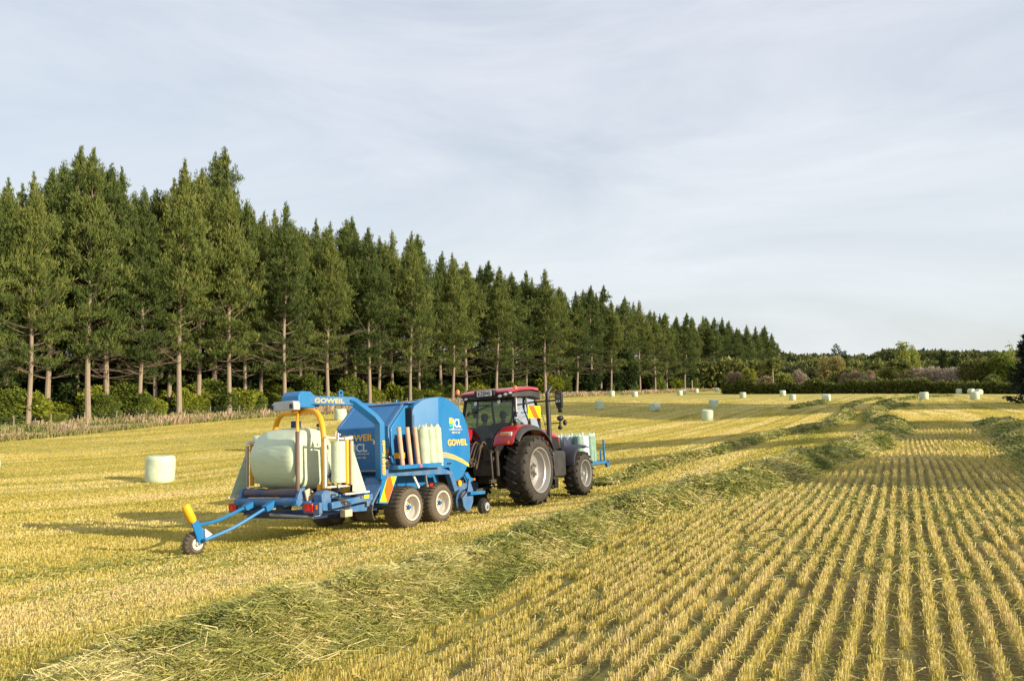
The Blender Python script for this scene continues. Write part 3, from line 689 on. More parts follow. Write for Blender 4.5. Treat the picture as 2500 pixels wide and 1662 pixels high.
SHRUB = {}
def shrubmat(name, a, b, c, tr=.3): 
    if name not in SHRUB: SHRUB[name] = ramp_mat(name, [(0, a), (.5, b), (1, c)], .7, tr)
    return SHRUB[name]
LIME = lambda: shrubmat('lime_leaves', (.06, .10, .012), (.20, .24, .03), (.40, .40, .05))
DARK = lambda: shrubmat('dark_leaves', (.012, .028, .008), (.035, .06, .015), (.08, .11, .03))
def blob(name, part, rx, ry, rz, nleaf, size, m, twigs=False, seed=1, lobes=9, stem=True, zc=.95, droop=0.2, wid=.5, tuft=4):
    """a bush or round tree: leaf clumps spread through several uneven lobes, on stems"""
    rg = np.random.default_rng(seed); root = empty(name)
    cs = [(rg.uniform(-.6, .6)*rx, rg.uniform(-.6, .6)*ry, rz*rg.uniform(.35, 1.15)*zc, rg.uniform(.38, .62)) for _ in range(lobes)]
    cs.append((0, 0, rz*.55, .75))
    per = nleaf//len(cs); P, D, Rn = [], [], []
    for cx_, cy_, cz_, s in cs:
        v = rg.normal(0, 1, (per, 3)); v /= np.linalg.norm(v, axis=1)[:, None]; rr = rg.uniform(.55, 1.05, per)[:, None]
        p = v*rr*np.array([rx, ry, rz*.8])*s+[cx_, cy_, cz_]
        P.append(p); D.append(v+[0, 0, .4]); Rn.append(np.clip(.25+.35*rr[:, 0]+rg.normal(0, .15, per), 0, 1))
    P = np.vstack(P); D = np.vstack(D); Rn = np.concatenate(Rn); kz = P[:, 2] > .02; P, D, Rn = P[kz], D[kz], Rn[kz]
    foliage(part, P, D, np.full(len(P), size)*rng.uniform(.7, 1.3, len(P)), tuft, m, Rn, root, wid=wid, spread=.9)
    if stem:
        b = MB()
        for cx_, cy_, cz_, s in cs: b.tube([(cx_*.05, cy_*.05, -.2), (cx_*.4, cy_*.4, cz_*.45), (cx_, cy_, cz_)], .05*max(1, rz/3), 5, .015*max(1, rz/4))
        b.build('stems', TWIG, root)
    return root
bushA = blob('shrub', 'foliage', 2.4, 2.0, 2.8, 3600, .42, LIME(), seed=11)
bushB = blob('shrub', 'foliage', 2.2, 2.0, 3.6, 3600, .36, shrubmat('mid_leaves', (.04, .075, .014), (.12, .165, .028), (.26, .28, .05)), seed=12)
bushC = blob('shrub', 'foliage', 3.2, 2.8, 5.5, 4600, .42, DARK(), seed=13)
fb = {id(bushA): 1, id(bushB): 1, id(bushC): 1}
specs = []
for i, (px, kind, s) in enumerate([(-60, 0, 1.3), (25, 0, 1.2), (80, 0, 1.0), (150, 0, .8), (235, 0, .9), (320, 1, .9), (345, 1, .8), (390, 0, .7), (455, 0, .75), (588, 0, 1.25), (615, 0, 1.0), (660, 1, .8), (700, 1, .8), (800, 0, 1.0), (850, 1, 1.0), (905, 0, 1.0), (960, 0, 1.1),
                             (1000, 1, 1.2), (1050, 0, 1.1), (1110, 1, 1.1), (1170, 0, 1.1), (1230, 1, 1.2), (1340, 0, 1.5), (1372, 1, 1.2), (1440, 2, .9), (1540, 1, 1.2), (1600, 1, 1.2), (1640, 0, 1.0)]):
    specs.append((px, kind, s*(1 if px < 900 else .75), random.uniform(2, 5), 0))
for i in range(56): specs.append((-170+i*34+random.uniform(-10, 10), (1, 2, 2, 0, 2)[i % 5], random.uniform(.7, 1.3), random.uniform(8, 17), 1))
for i in range(56): q_ = random.uniform(-120, 1700); specs.append((q_, random.choice((0, 0, 1, 1, 1)), random.uniform(.35, .9)*(1 if q_ < 800 else .7), random.uniform(.5, 6), 0))
specs.sort(key=lambda q: q[0])
cnt = [0, 0]
for px, kind, s, off, rank in specs:
    x, z = treeline_at(px); z2 = z+off*1.3; x2 = (px-CX)/FPX*z2
    p = (bushA, bushB, bushC)[kind]
    if fb[id(p)]: r = p; fb[id(p)] = 0
    else: r = copy_tree(p)
    s = s*(1+max(0, z2-120)/400)
    r.location = (x2, z2, gz(x2, z2)); r.rotation_euler = (0, 0, random.uniform(0, 6.28)); r.scale = (s*random.uniform(.8, 1.7), s*random.uniform(.8, 1.4), s*random.uniform(.6, 1.2))
    c = cnt[rank]; cnt[rank] += 1
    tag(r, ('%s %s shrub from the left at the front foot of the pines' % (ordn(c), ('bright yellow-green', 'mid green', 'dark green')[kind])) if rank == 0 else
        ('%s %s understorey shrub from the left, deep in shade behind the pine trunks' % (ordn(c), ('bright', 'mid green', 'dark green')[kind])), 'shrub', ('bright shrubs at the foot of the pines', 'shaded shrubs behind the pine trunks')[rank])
# dense unseen-through scrub deeper in the belt
def scrub():
    n = 60000; us = rng.uniform(-210, 1860, n); x0 = np.empty(n); z0 = np.empty(n)
    gx = np.linspace(-260, 1900, 400); tz = np.array([treeline_at(p)[1] for p in gx]); z0 = np.interp(us, gx, tz)
    z2 = z0+24+rng.uniform(0, 14, n)+z0*.03; x2 = (us-CX)/FPX*z2; g = HT(x2, z2)
    hh = rng.uniform(0, 1, n)*(7+4*vnoise(us*.05, us*0, 5))
    pos = np.c_[x2, z2, g+hh]
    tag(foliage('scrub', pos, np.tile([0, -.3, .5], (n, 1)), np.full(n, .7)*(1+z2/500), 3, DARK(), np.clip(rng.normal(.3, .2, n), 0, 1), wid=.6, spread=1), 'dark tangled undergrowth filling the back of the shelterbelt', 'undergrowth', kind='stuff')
scrub()

# wire fence along the front of the belt
def fence():
    root = empty('wire_fence'); a0, a1 = TREEL[1], TREEL[-4]
    pts = []; P = MB()
    path = TREEL[:8]; sx, sy, t = smooth_path(path, 4.5)
    post = None; wires = [[], [], [], []]
    tx = np.gradient(sx); ty = np.gradient(sy); l = np.hypot(tx, ty)
    sx = sx+ty/l*4.0; sy = sy-tx/l*4.0; m = min(len(sx), 78)
    for i in range(m):
        g = gz(sx[i], sy[i])
        if post is None:
            post = MB().tube([(0, 0, -.3), (0, 0, 1.2)], .07, 7, .065).build('post', BARKP, root); o = post
        else: o = post.copy(); link(o, root)
        o.location = (sx[i], sy[i], g); o.rotation_euler = (random.uniform(-.04, .04), random.uniform(-.04, .04), 0)
        for k in range(4): wires[k].append((sx[i], sy[i]-.07, g+.3+.26*k))
    for wv in wires: MB().tube(wv, .006, 4).build('wire', STEEL, root)
    tag(root, 'weathered post and wire fence between the verge and the pines', 'fence')
BARKP = mat('grey_post_wood', (.30, .25, .20), .9, vary=.3, bump=.4)
fence()

# ------------------------------------------------------------------ far right: hedge, garden trees, skyline wood
HZ = 205.
def hedge():
    root = empty('hedge'); n = 26000
    us = rng.uniform(1762, 2640, n); z = HZ+np.interp(us, [1760, 1800, 2300, 2640], [8, 4, -22, -40])+rng.uniform(-1.3, 1.3, n); x = (us-CX)/FPX*z; g = HT(x, z)
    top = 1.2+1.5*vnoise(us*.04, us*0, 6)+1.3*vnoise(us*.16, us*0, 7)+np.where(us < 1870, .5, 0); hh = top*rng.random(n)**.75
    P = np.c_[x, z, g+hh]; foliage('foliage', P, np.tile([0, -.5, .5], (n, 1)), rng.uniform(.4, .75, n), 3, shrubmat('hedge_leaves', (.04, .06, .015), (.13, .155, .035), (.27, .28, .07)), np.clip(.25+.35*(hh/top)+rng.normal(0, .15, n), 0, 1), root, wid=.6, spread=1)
    b = MB()
    for u in range(1770, 2620, 14):
        z_ = HZ+np.interp(u, [1760, 1800, 2300, 2640], [8, 4, -22, -40]); x_ = (u-CX)/FPX*z_; g_ = gz(x_, z_); b.tube([(x_, z_, g_-.2), (x_+.3, z_, g_+1.2), (x_, z_+.2, g_+2.3)], .08, 5, .03)
    b.build('stems', TWIG, root)
    tag(root, 'long dark green clipped hedge along the far right edge of the field', 'hedge')
hedge()
def put(root, px, z, label, cat, s=1., group=None, ybase=None):
    x = (px-CX)/FPX*z; root.location = (x, z, gz(x, z) if ybase is None else ybase); root.scale = (s, s, s); tag(root, label, cat, group)
def size_at(z, w, top):      # photo width in px and top row -> radius and height in metres
    return w/FPX*z/2
def garden(px, z, wpx, ytop, m, label, cat, name='shrub', part='foliage', nleaf=2600, leaf=.5, seed=1, lobes=8, wid=.5, tuft=4, zc=.95):
    x = (px-CX)/FPX*z; g = gz(x, z); H = ZC+(HY-ytop)/FPX*z-g; rx = wpx/FPX*z/2
    r = blob(name, part, rx*.82, rx*.7, H*.62, nleaf, leaf, m, seed=seed, lobes=lobes, wid=wid, tuft=tuft, zc=zc); put(r, px, z, label, cat); return r
BRN = shrubmat('bare_brown_twigs', (.18, .14, .09), (.33, .25, .16), (.46, .36, .24), .1)
PNK = shrubmat('pinkish_bare_twigs', (.20, .17, .12), (.40, .33, .25), (.52, .45, .34), .1)
GLD = shrubmat('golden_leaves', (.15, .15, .05), (.34, .29, .11), (.50, .43, .2))
PAL = shrubmat('pale_green_leaves', (.12, .16, .03), (.30, .34, .07), (.48, .48, .15))
GRY = shrubmat('grey_green_leaves', (.05, .07, .03), (.12, .14, .06), (.22, .23, .11))
OLV = shrubmat('olive_leaves', (.05, .07, .02), (.17, .185, .05), (.33, .32, .10))
garden(1790, 212, 44, 902, BRN, 'bare reddish-brown rounded shrub at the left end of the hedge', 'shrub', seed=21, wid=.2, tuft=6)
garden(1828, 216, 58, 893, shrubmat('yellow_leaves', (.10, .12, .02), (.26, .27, .04), (.44, .42, .07)), 'bright yellow-green shrub over the left end of the hedge', 'shrub', seed=22)
garden(1866, 210, 40, 914, BRN, 'low brown twiggy shrub below the tall palm', 'shrub', seed=23, wid=.2, tuft=6)
garden(1905, 216, 60, 905, PAL, 'pale green low shrub right of the tall palm', 'shrub', seed=24)
garden(1958, 216, 60, 900, PNK, 'pinkish twiggy shrub below the golden tree', 'shrub', seed=25, wid=.2, tuft=6)
garden(1930, 240, 66, 868, GRY, 'grey-green round tree between the pines and the golden tree', 'tree', 'tree', 'crown', seed=26, nleaf=3600)
garden(1975, 250, 50, 884, GRY, 'smaller grey-green tree behind the pinkish shrub', 'tree', 'tree', 'crown', seed=27)
garden(2030, 236, 74, 862, GLD, 'golden-leaved broad tree above the hedge', 'tree', 'tree', 'crown', seed=28, nleaf=4200)
garden(2052, 290, 52, 843, DARK(), 'dark open-crowned pine poking up behind the golden tree', 'tree', 'tree', 'crown', seed=29, lobes=5, nleaf=1800, zc=1.25)
garden(2036, 216, 60, 905, OLV, 'olive green shrub below the golden tree', 'shrub', seed=30)
garden(2068, 212, 66, 893, BRN, 'reddish-brown dome-shaped bare shrub in the middle of the garden', 'shrub', seed=31, wid=.2, tuft=7, lobes=3, nleaf=3200)
garden(2124, 222, 42, 901, BRN, 'small brown dome shrub between the two palms', 'shrub', seed=32, wid=.2, tuft=6)
garden(2105, 210, 64, 912, PNK, 'low pink twiggy shrub beside the brown dome', 'shrub', seed=33, wid=.2, tuft=6)
garden(2160, 208, 52, 900, OLV, 'dark olive shrub under the squat palm', 'shrub', seed=34, nleaf=3400)
garden(2202, 262, 40, 838, PAL, 'left one of two pale green poplars on the skyline', 'tree', 'poplar_tree', 'crown', seed=35, nleaf=3000, lobes=10, zc=1.1)
garden(2234, 266, 38, 838, PAL, 'right one of two pale green poplars on the skyline', 'tree', 'poplar_tree', 'crown', seed=36, nleaf=3000, lobes=10, zc=1.1)
garden(2215, 250, 90, 868, OLV, 'yellowish green thicket at the feet of the poplars', 'shrub', seed=37, nleaf=3600)
garden(2240, 204, 120, 888, PNK, 'left half of the wide pinkish bare thicket', 'shrub', seed=38, wid=.14, tuft=8, nleaf=3600, leaf=.7)
garden(2326, 200, 130, 887, PNK, 'right half of the wide pinkish bare thicket', 'shrub', seed=39, wid=.14, tuft=8, nleaf=3600, leaf=.7)
garden(2303, 300, 24, 845, DARK(), 'dark upright cypress standing up from the skyline', 'tree', 'cypress_tree', 'crown', seed=40, nleaf=2400, lobes=6, zc=1.0)
garden(2330, 290, 30, 858, DARK(), 'small rounded dark tree touching the upright cypress', 'tree', 'tree', 'crown', seed=41)
garden(2382, 196, 80, 868, OLV, 'tall olive green bush left of the dark conifer', 'tree', 'tree', 'crown', seed=42, nleaf=4200)
garden(2450, 190, 96, 858, shrubmat('mid_leaves', (0,)*3, (0,)*3, (0,)*3), 'tall leafy green bush beside the dark conifer', 'tree', 'tree', 'crown', seed=43, nleaf=4600)
garden(2462, 240, 50, 842, PAL, 'thin pale sapling behind the leafy bush', 'tree', 'tree', 'crown', seed=44, nleaf=500, lobes=6, zc=1.2)
garden(2420, 182, 60, 912, OLV, 'low bramble bush in front of the tall bushes', 'shrub', seed=45)
PALMF = shrubmat('palm_leaves', (.06, .08, .02), (.14, .16, .04), (.28, .27, .07))
def palm(px, z, ytop, trunk_h, fl, seed, label, upright=.5):
    rg = np.random.default_rng(seed); root = empty('palm_tree'); x = (px-CX)/FPX*z; g = gz(x, z); H = ZC+(HY-ytop)/FPX*z-g-fl*.6
    MB().tube([(0, 0, -.3), (.1, 0, H*.5), (0, 0, H)], .28, 9, .2).build('trunk', BARK, root)
    P, D = [], []
    for k in range(22):
        ph = rg.uniform(0, 6.3); up = rg.uniform(-.2, 1.3)*upright*2
        for i in range(14):
            s = i/13; pp = np.array([math.cos(ph)*fl*s*math.cos(up), math.sin(ph)*fl*s*math.cos(up), H+fl*s*math.sin(up)-fl*.55*s*s])
            for q in (-1, 1): P.append(pp); D.append([math.cos(ph)*.4-q*math.sin(ph), math.sin(ph)*.4+q*math.cos(ph), -.3])
    foliage('fronds', np.array(P), np.array(D), np.full(len(P), fl*.32), 3, PALMF, rng.random(len(P)), root, wid=.18, spread=.25)
    put(root, px, z, label, 'palm tree')
palm(1885, 205, 872, 6, 3.6, 1, 'tall slender palm with a pale trunk before the end of the pine belt')
palm(2080, 214, 893, 3, 3.8, 2, 'palm with dark drooping fronds right of the golden tree')
palm(2140, 232, 886, 4, 3.0, 3, 'small dark palm behind the brown dome shrub')
palm(2190, 205, 875, 4, 3.9, 4, 'squat palm with upswept fronds in front of the poplars', .6)
def skyline():
    n = 80000; us = rng.uniform(1640, 2750, n); z = rng.uniform(400, 560, n); x = (us-CX)/FPX*z; g = HT(x, z)
    ytop = np.interp(us, [1640, 1880, 1990, 2080, 2125, 2135, 2180, 2300, 2420, 2750], [874, 873, 874, 876, 875, 866, 863, 865, 866, 862])+(vnoise(us*.09, us*0, 2)-.5)*7
    topz = ZC+(HY-ytop)/FPX*z; hh = g+(topz-g)*rng.random(n)**.5
    tag(foliage('far_wood', np.c_[x, z, hh], np.tile([0, -.3, 1.], (n, 1)), rng.uniform(1.5, 2.6, n), 3, shrubmat('far_leaves', (.04, .055, .02), (.11, .13, .04), (.20, .21, .07)), np.clip(rng.normal(.42, .25, n), 0, 1), wid=.55, spread=.7),
        'dark wooded skyline beyond the garden trees', 'wood', kind='stuff')
skyline()
# mid green wood filling between garden and skyline
def midwood():
    n = 50000; us = rng.uniform(1700, 2700, n); z = rng.uniform(300, 390, n); x = (us-CX)/FPX*z; g = HT(x, z)
    ytop = 887+(vnoise(us*.05, us*0, 8)-.5)*16; topz = ZC+(HY-ytop)/FPX*z; hh = g+(topz-g)*rng.random(n)**.6
    tag(foliage('distant_scrub', np.c_[x, z, hh], np.tile([0, -.3, 1.], (n, 1)), rng.uniform(1., 2., n), 3, OLV, np.clip(rng.normal(.4, .25, n), 0, 1), wid=.55, spread=.8),
        'olive scrub and bush between the garden trees and the skyline wood', 'undergrowth', kind='stuff')
midwood()
def conifer(seed, H, R, name='conifer_tree'):
    rg = np.random.default_rng(seed); root = empty(name); P, D, S = [], [], []
    MB().tube([(0, 0, -.4), (0, 0, H*.5), (0, 0, H-.3)], .3, 8, .05).build('trunk', TWIG, root)
    h = .3
    while h < H:
        r = R*(1-h/H)**.8*rg.uniform(.75, 1.2)+.15
        for k in range(9):
            ph = rg.uniform(0, 6.3)
            for i in range(8):
                s = i/7; P.append([math.cos(ph)*r*s+rg.normal(0, .1), math.sin(ph)*r*s+rg.normal(0, .1), h-.25*r*s+.3*s*s*r]); D.append([math.cos(ph), math.sin(ph), .2]); S.append(.5)
        h += .38
    foliage('crown', np.array(P), np.array(D), np.array(S), 6, shrubmat('spruce_needles', (.008, .016, .01), (.018, .03, .018), (.035, .05, .03), .1), rng.random(len(P)), root, wid=.3, spread=.5)
    return root
g0 = at(2522, 95); cf = conifer(5, ZC+(HY-800)/FPX*95-g0.z, 2.6); put(cf, 2521, 95, 'very dark conifer cut off by the right edge of the picture', 'conifer')

# shelter trees on the right, outside the picture: they throw the long shadow bands
def shade_tree(px, py, H, k, label):
    """the tip of this tree's shadow reaches the photo point px, py"""
    p = gpx(px, py); d = H/math.tan(math.radians(SUN_EL)); sx, sy = math.sin(math.radians(SUN_AZ)), math.cos(math.radians(SUN_AZ))
    for _ in range(3):
        x, y = p.x+sx*d, p.y+sy*d; g = gz(x, y); d = (H+g-p.z)/math.tan(math.radians(SUN_EL))
    r = copy_tree(protos[k]); s = H/34; r.location = (x, y, g); r.scale = (s, s, s); r.rotation_euler = (0, 0, random.uniform(0, 6))
    tag(r, label, 'pine tree', 'shelter pines out of view on the right')
SHADE = [(1600, 1218, 20, 3), (1600, 1202, 21, 1), (1640, 1186, 22, 0), (1690, 1170, 22, 5), (1780, 1152, 22, 4), (1340, 1142, 24, 2), (1360, 1136, 23, 5), (1380, 1130, 24, 1), (1300, 1102, 27, 4), (1300, 1097, 27, 1), (1320, 1091, 27, 5), (1340, 1086, 26, 0),
         (1200, 1006, 36, 0), (1180, 999, 36, 5), (1170, 993, 37, 1), (1180, 987, 35, 3), (1150, 990, 35, 2), (1230, 996, 38, 5), (1240, 1003, 38, 1), (1200, 983, 36, 4), (1260, 1009, 34, 3)]
for i, (px, py, H, k) in enumerate(SHADE): shade_tree(px, py, H, k, '%s shelter pine to the right of the frame, shading the field' % ordn(i))

# ------------------------------------------------------------------ wheels
def wheel(parent, F, R, Ur, rad, wid, side, rimr, rimmat, nl, lug, hubmat=None, name='wheel', dusty=False, lugw=.05):
    """tyre and rim, side=+1 shows its face to the right"""
    e = empty(name); e.parent = parent; e.location = V(F, R, Ur)      # R = outer face
    o = -side; Wd = wid
    c = (0, 0, 0); rt = rad-lug
    prof = [(rimr, .03), (rimr+.03, .005), (rimr+(rt-rimr)*.45, -.012), (rt-.05, .02), (rt-.012, .06), (rt, .13), (rt+.006, Wd/2), (rt, Wd-.13), (rt-.012, Wd-.06), (rt-.05, Wd-.02), (rimr+(rt-rimr)*.45, Wd+.012), (rimr+.03, Wd-.005), (rimr, Wd-.03), (rimr-.01, Wd/2)]
    t = MB().lathe([(r, q*o) for r, q in prof], c, 'R', 56, closed=True)
    for k in range(nl):
        for s2 in (0, 1):
            a0 = 2*PI*(k+.5*s2)/nl; pts = []
            for i in range(5):      # chevron bars sweeping from shoulder to centre
                s = i/4; q = (.015+(Wd*.54-.015)*s) if s2 == 0 else (Wd-.015-(Wd*.54-.015)*s)
                a = a0+(.0+.42*s**1.0)*(1.0 if lug > .03 else .3)*(2*PI/nl*1.6); rr = rad-lug*.45-(.03 if i == 0 else 0)
                pts.append(V(-rr*math.sin(a), q*o, rr*math.cos(a)))
            for a_, b_ in zip(pts[:-1], pts[1:]):
                up = ((a_+b_)/2); up = Vector((up.x, 0, up.z)).normalized(); t.bar(a_-(b_-a_)*.08, b_+(b_-a_)*.08, lugw, lug*1.0, up=up)
            if lug < .03: continue
            a = a0-.0; p1 = V(-(rad-.02)*math.sin(a), (.0 if s2 == 0 else Wd)*o, (rad-.02)*math.cos(a)); p2 = V(-(rad-.13*rad)*math.sin(a), (.0 if s2 == 0 else Wd)*o, (rad-.13*rad)*math.cos(a))
            t.bar(p1, p2, lugw*.9, .03, up=(0, 1, 0))
    t.build('tyre', TYRED if dusty else TYRE, e, ang=40)
    d = Wd*.5
    r = MB().lathe([(q[0], q[1]*o) for q in [(rimr+.012, .025), (rimr+.012, -.008), (rimr-.02, -.004), (rimr-.028, .03), (rimr*.93, .06), (rimr*.91, .11), (rimr*.86, .13), (rimr*.84, d*.7), (rimr*.80, d), (rimr*.55, d+.02), (rimr*.40, d-.04), (rimr*.36, d-.09), (.10, d-.10), (.01, d-.10)]], c, 'R', 44)
    for k in range(8):
        a = 2*PI*k/8; r.tube([V(math.cos(a)*rimr*.30, (d-.10)*o, math.sin(a)*rimr*.30), V(math.cos(a)*rimr*.30, (d-.14)*o, math.sin(a)*rimr*.30)], .018, 6)
    r.build('rim', rimmat, e, ang=30)
    MB().tube([V(0, (d-.06)*o, 0), V(0, (d-.19)*o, 0)], rimr*.17, 14, rimr*.13).build('hub', hubmat or rimmat, e)
    return e

# ------------------------------------------------------------------ baler-wrapper combination
def baler():
    b = empty('baler_wrapper', MBAL)
    tag(b, 'blue round baler and bale wrapper combination hitched behind the red tractor', 'baler')
    # big rounded side panels
    top = [(.02, 2.20), (.03, 2.52), (.10, 2.66), (.3, 2.79), (.5, 2.845), (.72, 2.865), (.95, 2.86), (1.2, 2.80), (1.45, 2.69), (1.62, 2.58), (1.77, 2.42), (1.88, 2.22), (1.95, 1.98), (1.99, 1.7), (1.97, 1.45), (1.88, 1.25), (1.62, .98), (1.45, .90), (1.25, .90), (1.08, 1.22), (.02, 1.24)]
    def pr(F): return 1.20-.24*max(0, (.72-F)/.7)
    for sd in (1, -1):
        bm = MB(); fs = sorted(set([p[0] for p in top]+[.72, .35, .2]))
        def rng_at(F):
            us = []
            for (f0, u0), (f1, u1) in zip(top, top[1:]+top[:1]):
                if (f0-F)*(f1-F) <= 0 and f0 != f1: us.append(u0+(u1-u0)*(F-f0)/(f1-f0))
                elif f0 == f1 == F: us += [u0, u1]
            return min(us), max(us)
        vs, fc = [], []; fs = [f for f in fs if .02 < f < 1.985]; fs = [.021]+fs+[1.985]
        for f in fs:
            lo_, hi = rng_at(f)
            for rr in (pr(f), pr(f)-.20):
                for u in (lo_, hi): vs.append(V(f, rr*sd, u))
        for i in range(len(fs)-1):
            a, c = i*4, i*4+4; fc += [(a, c, c+1, a+1), (a+2, a+3, c+3, c+2), (a+1, c+1, c+3, a+3), (a, a+2, c+2, c)]
        fc += [(0, 1, 3, 2), (len(vs)-4, len(vs)-2, len(vs)-1, len(vs)-3)]
        pn = bm.add(vs, fc).build('side_panel', BLUE, b, bevel=.045, ang=16)
        if sd == 1:
            x, y = V(1, 0, 0), V(0, 0, 1)
            text('JCL', 'lettering', TXTW, pn, V(1.27, 1.206, 2.16), x, y, .28, fat=.005, W=.36)
            for k, (c_, h_) in enumerate(((TXTY, 2.32), (SIGNY, 2.245), (TXTG, 2.17))):
                MB().box(1.13, 1.26+.01*k, 1.203, 1.208, h_, h_+.06).build('logo_bar', c_, pn)
            text('Jordan Contracting Ltd', 'lettering', TXTW, pn, V(1.13, 1.206, 2.09), x, y, .065, W=.53)
            text('0800 927 282', 'lettering', TXTW, pn, V(1.22, 1.206, 2.01), x, y, .065, W=.34)
            text('GOWEIL', 'lettering', TXTY, pn, V(1.04, 1.207, 1.73), x, y, .20, fat=.006, W=.80)
            for f_, u_ in ((1.85, 1.95), (1.88, 1.6), (1.5, 2.55), (1.3, 1.15), (1.6, 1.12), (.9, 2.75)): MB().tube([V(f_, 1.2, u_), V(f_, 1.212, u_)], .014, 8).build('bolt', STEEL, pn)
            MB().box(1.0, 1.14, 1.2, 1.225, 1.30, 1.33).build('handle', BLACK, pn, bevel=.004)
            sw = MB()
            for k in range(3):
                o_ = .035*k; pts = [(.62, 1.58-o_*1.4), (.95, 1.575-o_*1.3), (1.3, 1.50-o_*1.1), (1.6, 1.405-o_), (1.90, 1.27-o_*.7)]
                q = pts+[(f-.0, u-.026) for f, u in pts[::-1]]; sw.prism(q, 1.202, 1.207)
            sw.build('swoosh', TXTY, pn)
        MB().box(.06, .10, (pr(.08)-.02)*sd, (pr(.08)+.004)*sd, 1.3, 2.45).build('edge_strip', BLUED, b)
    # bale chamber
    ch = MB().prism([(-.56, 1.27), (-.56, 2.21), (-.02, 2.70), (.95, 2.80), (1.6, 2.5), (1.9, 1.9), (1.75, 1.1), (1.3, .75), (-.2, .75), (-.5, 1.0)], -.76, .76).build('chamber', BLUE, b, bevel=.015)
    x, y = V(0, 1, 0), V(0, 0, 1)
    text('GOWEIL', 'lettering', TXTY, ch, V(-.567, -.64, 1.92), x, y, .20, fat=.006, W=.98)
    text('JCL', 'lettering', TXTW, ch, V(-.567, -.26, 1.68), x, y, .25, fat=.005, W=.43)
    for k, (c_, h_) in enumerate(((TXTY, 1.86), (SIGNY, 1.79), (TXTG, 1.72))): MB().box(-.569, -.564, -.43, -.28, h_-.04, h_+.015).build('logo_bar', c_, ch)
    text('Jordan Contracting Ltd', 'lettering', TXTW, ch, V(-.567, -.40, 1.61), x, y, .07, W=.60)
    text('0800 927 282', 'lettering', TXTW, ch, V(-.567, -.30, 1.52), x, y, .065, W=.40)
    rv = MB()
    for r_ in (-.6, -.2, .2, .55):
        for u_ in (1.45, 2.1): rv.ball(V(-.565, r_, u_), .012, seg=6)
    rv.build('rivets', STEEL, ch)
    MB().prism([(-.555, 2.20), (-.585, 2.21), (-.04, 2.715), (-.02, 2.70)], -.775, -.70).build('edge_strip', BLUED, ch)
    MB().prism([(-.555, 2.20), (-.585, 2.21), (-.04, 2.715), (-.02, 2.70)], .70, .775).build('edge_strip', BLUED, ch)
    MB().box(-.585, -.555, -.76, .76, 1.235, 1.262).build('trim_strip', STEEL, ch)
    MB().prism([(-.57, 1.2), (-.30, .74), (-.2, .80), (-.5, 1.23)], -.74, .74).build('lower_flap', NAVY, b)
    lid = MB().prism([(-.02, 2.71), (.5, 2.77), (.95, 2.81), (.95, 2.84), (.5, 2.80), (-.02, 2.735)], -.72, .90).build('top_lid', BLUED, b, bevel=.008)
    MB().lathe([(.035, -.008), (.05, 0), (.035, .008)], (-.05, .62, 2.77), 'R', 14, closed=True).build('lifting_eye', BLUE, b)
    side = MB().prism([(-.50, 1.28), (-.52, 2.17), (-.01, 2.67), (.30, 2.68), (.30, 1.28)], .765, .80).build('chamber_cover', BLUE, b, bevel=.012)
    MB().prism([(-.50, 1.28), (-.52, 2.17), (-.01, 2.67), (.30, 2.68), (.30, 1.28)], -.80, -.765).build('chamber_cover', BLUE, b, bevel=.012)
    MB().box(-.42, .22, .803, .815, 1.35, 2.02).build('access_hatch', NAVY, b, bevel=.01)
    MB().box(.0, .045, .7, .97, 1.3, 2.62).build('gap_seal', BLACK, b)
    # frames, both sides
    for sd in (1, -1):
        R1, R0 = 1.36*sd, 1.22*sd
        MB().prism([(-1.53, 1.125), (-1.53, 1.30), (.55, 1.25), (1.0, 1.12), (1.2, .70), (1.06, .66), (.86, 1.075), (-.95, 1.14)], R0, R1).build('side_beam', BLUED, b, bevel=.01)
        MB().prism([(.9, 1.06), (1.03, 1.08), (1.24, .62), (1.12, .60)], R0-.25*sd, R0).build('arch_liner', BLACK, b)
        MB().prism([(-1.50, 1.12), (-1.02, 1.13), (-1.34, .60), (-1.62, .63)], R1-.03*sd, R1+.005*sd).build('marker_frame', BLUE, b)
        MB().prism([(-1.42, 1.13), (-1.40, 1.10), (-1.80, .61), (-1.83, .63)], .86*sd, R1).build('fender_plate', BLUED, b)
        mk = MB().prism([(-1.335, 1.145), (-1.05, 1.14), (-1.345, .64), (-1.59, .66)], R1+.004*sd, R1+.012*sd).build('marker_board', SIGNY, b)
        MB().prism([(-1.335, 1.145), (-1.235, 1.143), (-1.165, .935), (-1.345, .635), (-1.372, .64), (-1.452, .87)], R1+.013*sd, R1+.016*sd).build('stripe', SIGNO, mk)
        fl = MB(); 
        for k in range(17):
            r_ = (.92+k*.028)*sd; pts = [V(-1.80, r_, .62), V(-1.83, r_, .50), V(-1.80, r_, .38), V(-1.75, r_, .32)]; fl.tube(pts, .013, 5)
        fl.build('mud_flap', RUBBER, b)
        wheel(b, -.5, 1.33*sd, .45, .455, .48, sd, .262, RIMB, 30, .012, BLUE, dusty=True, lugw=.025)
        wheel(b, .62, 1.33*sd, .45, .455, .48, sd, .262, RIMB, 30, .012, BLUE, dusty=True, lugw=.025)
        MB().prism([(-.5, .50), (.62, .50), (.2, .72), (-.1, .72)], .78*sd, .70*sd).build('axle_beam', GRIME, b)
        MB().bar(V(-.35, 1.25*sd, 1.14), V(-.15, 1.25*sd, .84), .03, .05).build('bracket', WHITE, b)
    MB().bar(V(.03, 1.30, 1.12), V(.05, 1.32, .84), .04).build('bracket', STEEL, b)
    MB().box(.11, .20, 1.33, 1.37, .85, .91).build('side_marker_lamp', REDL, b, bevel=.006)
    MB().bar(V(.05, 1.3, .86), V(.14, 1.33, .88), .02).build('bracket', STEEL, b)
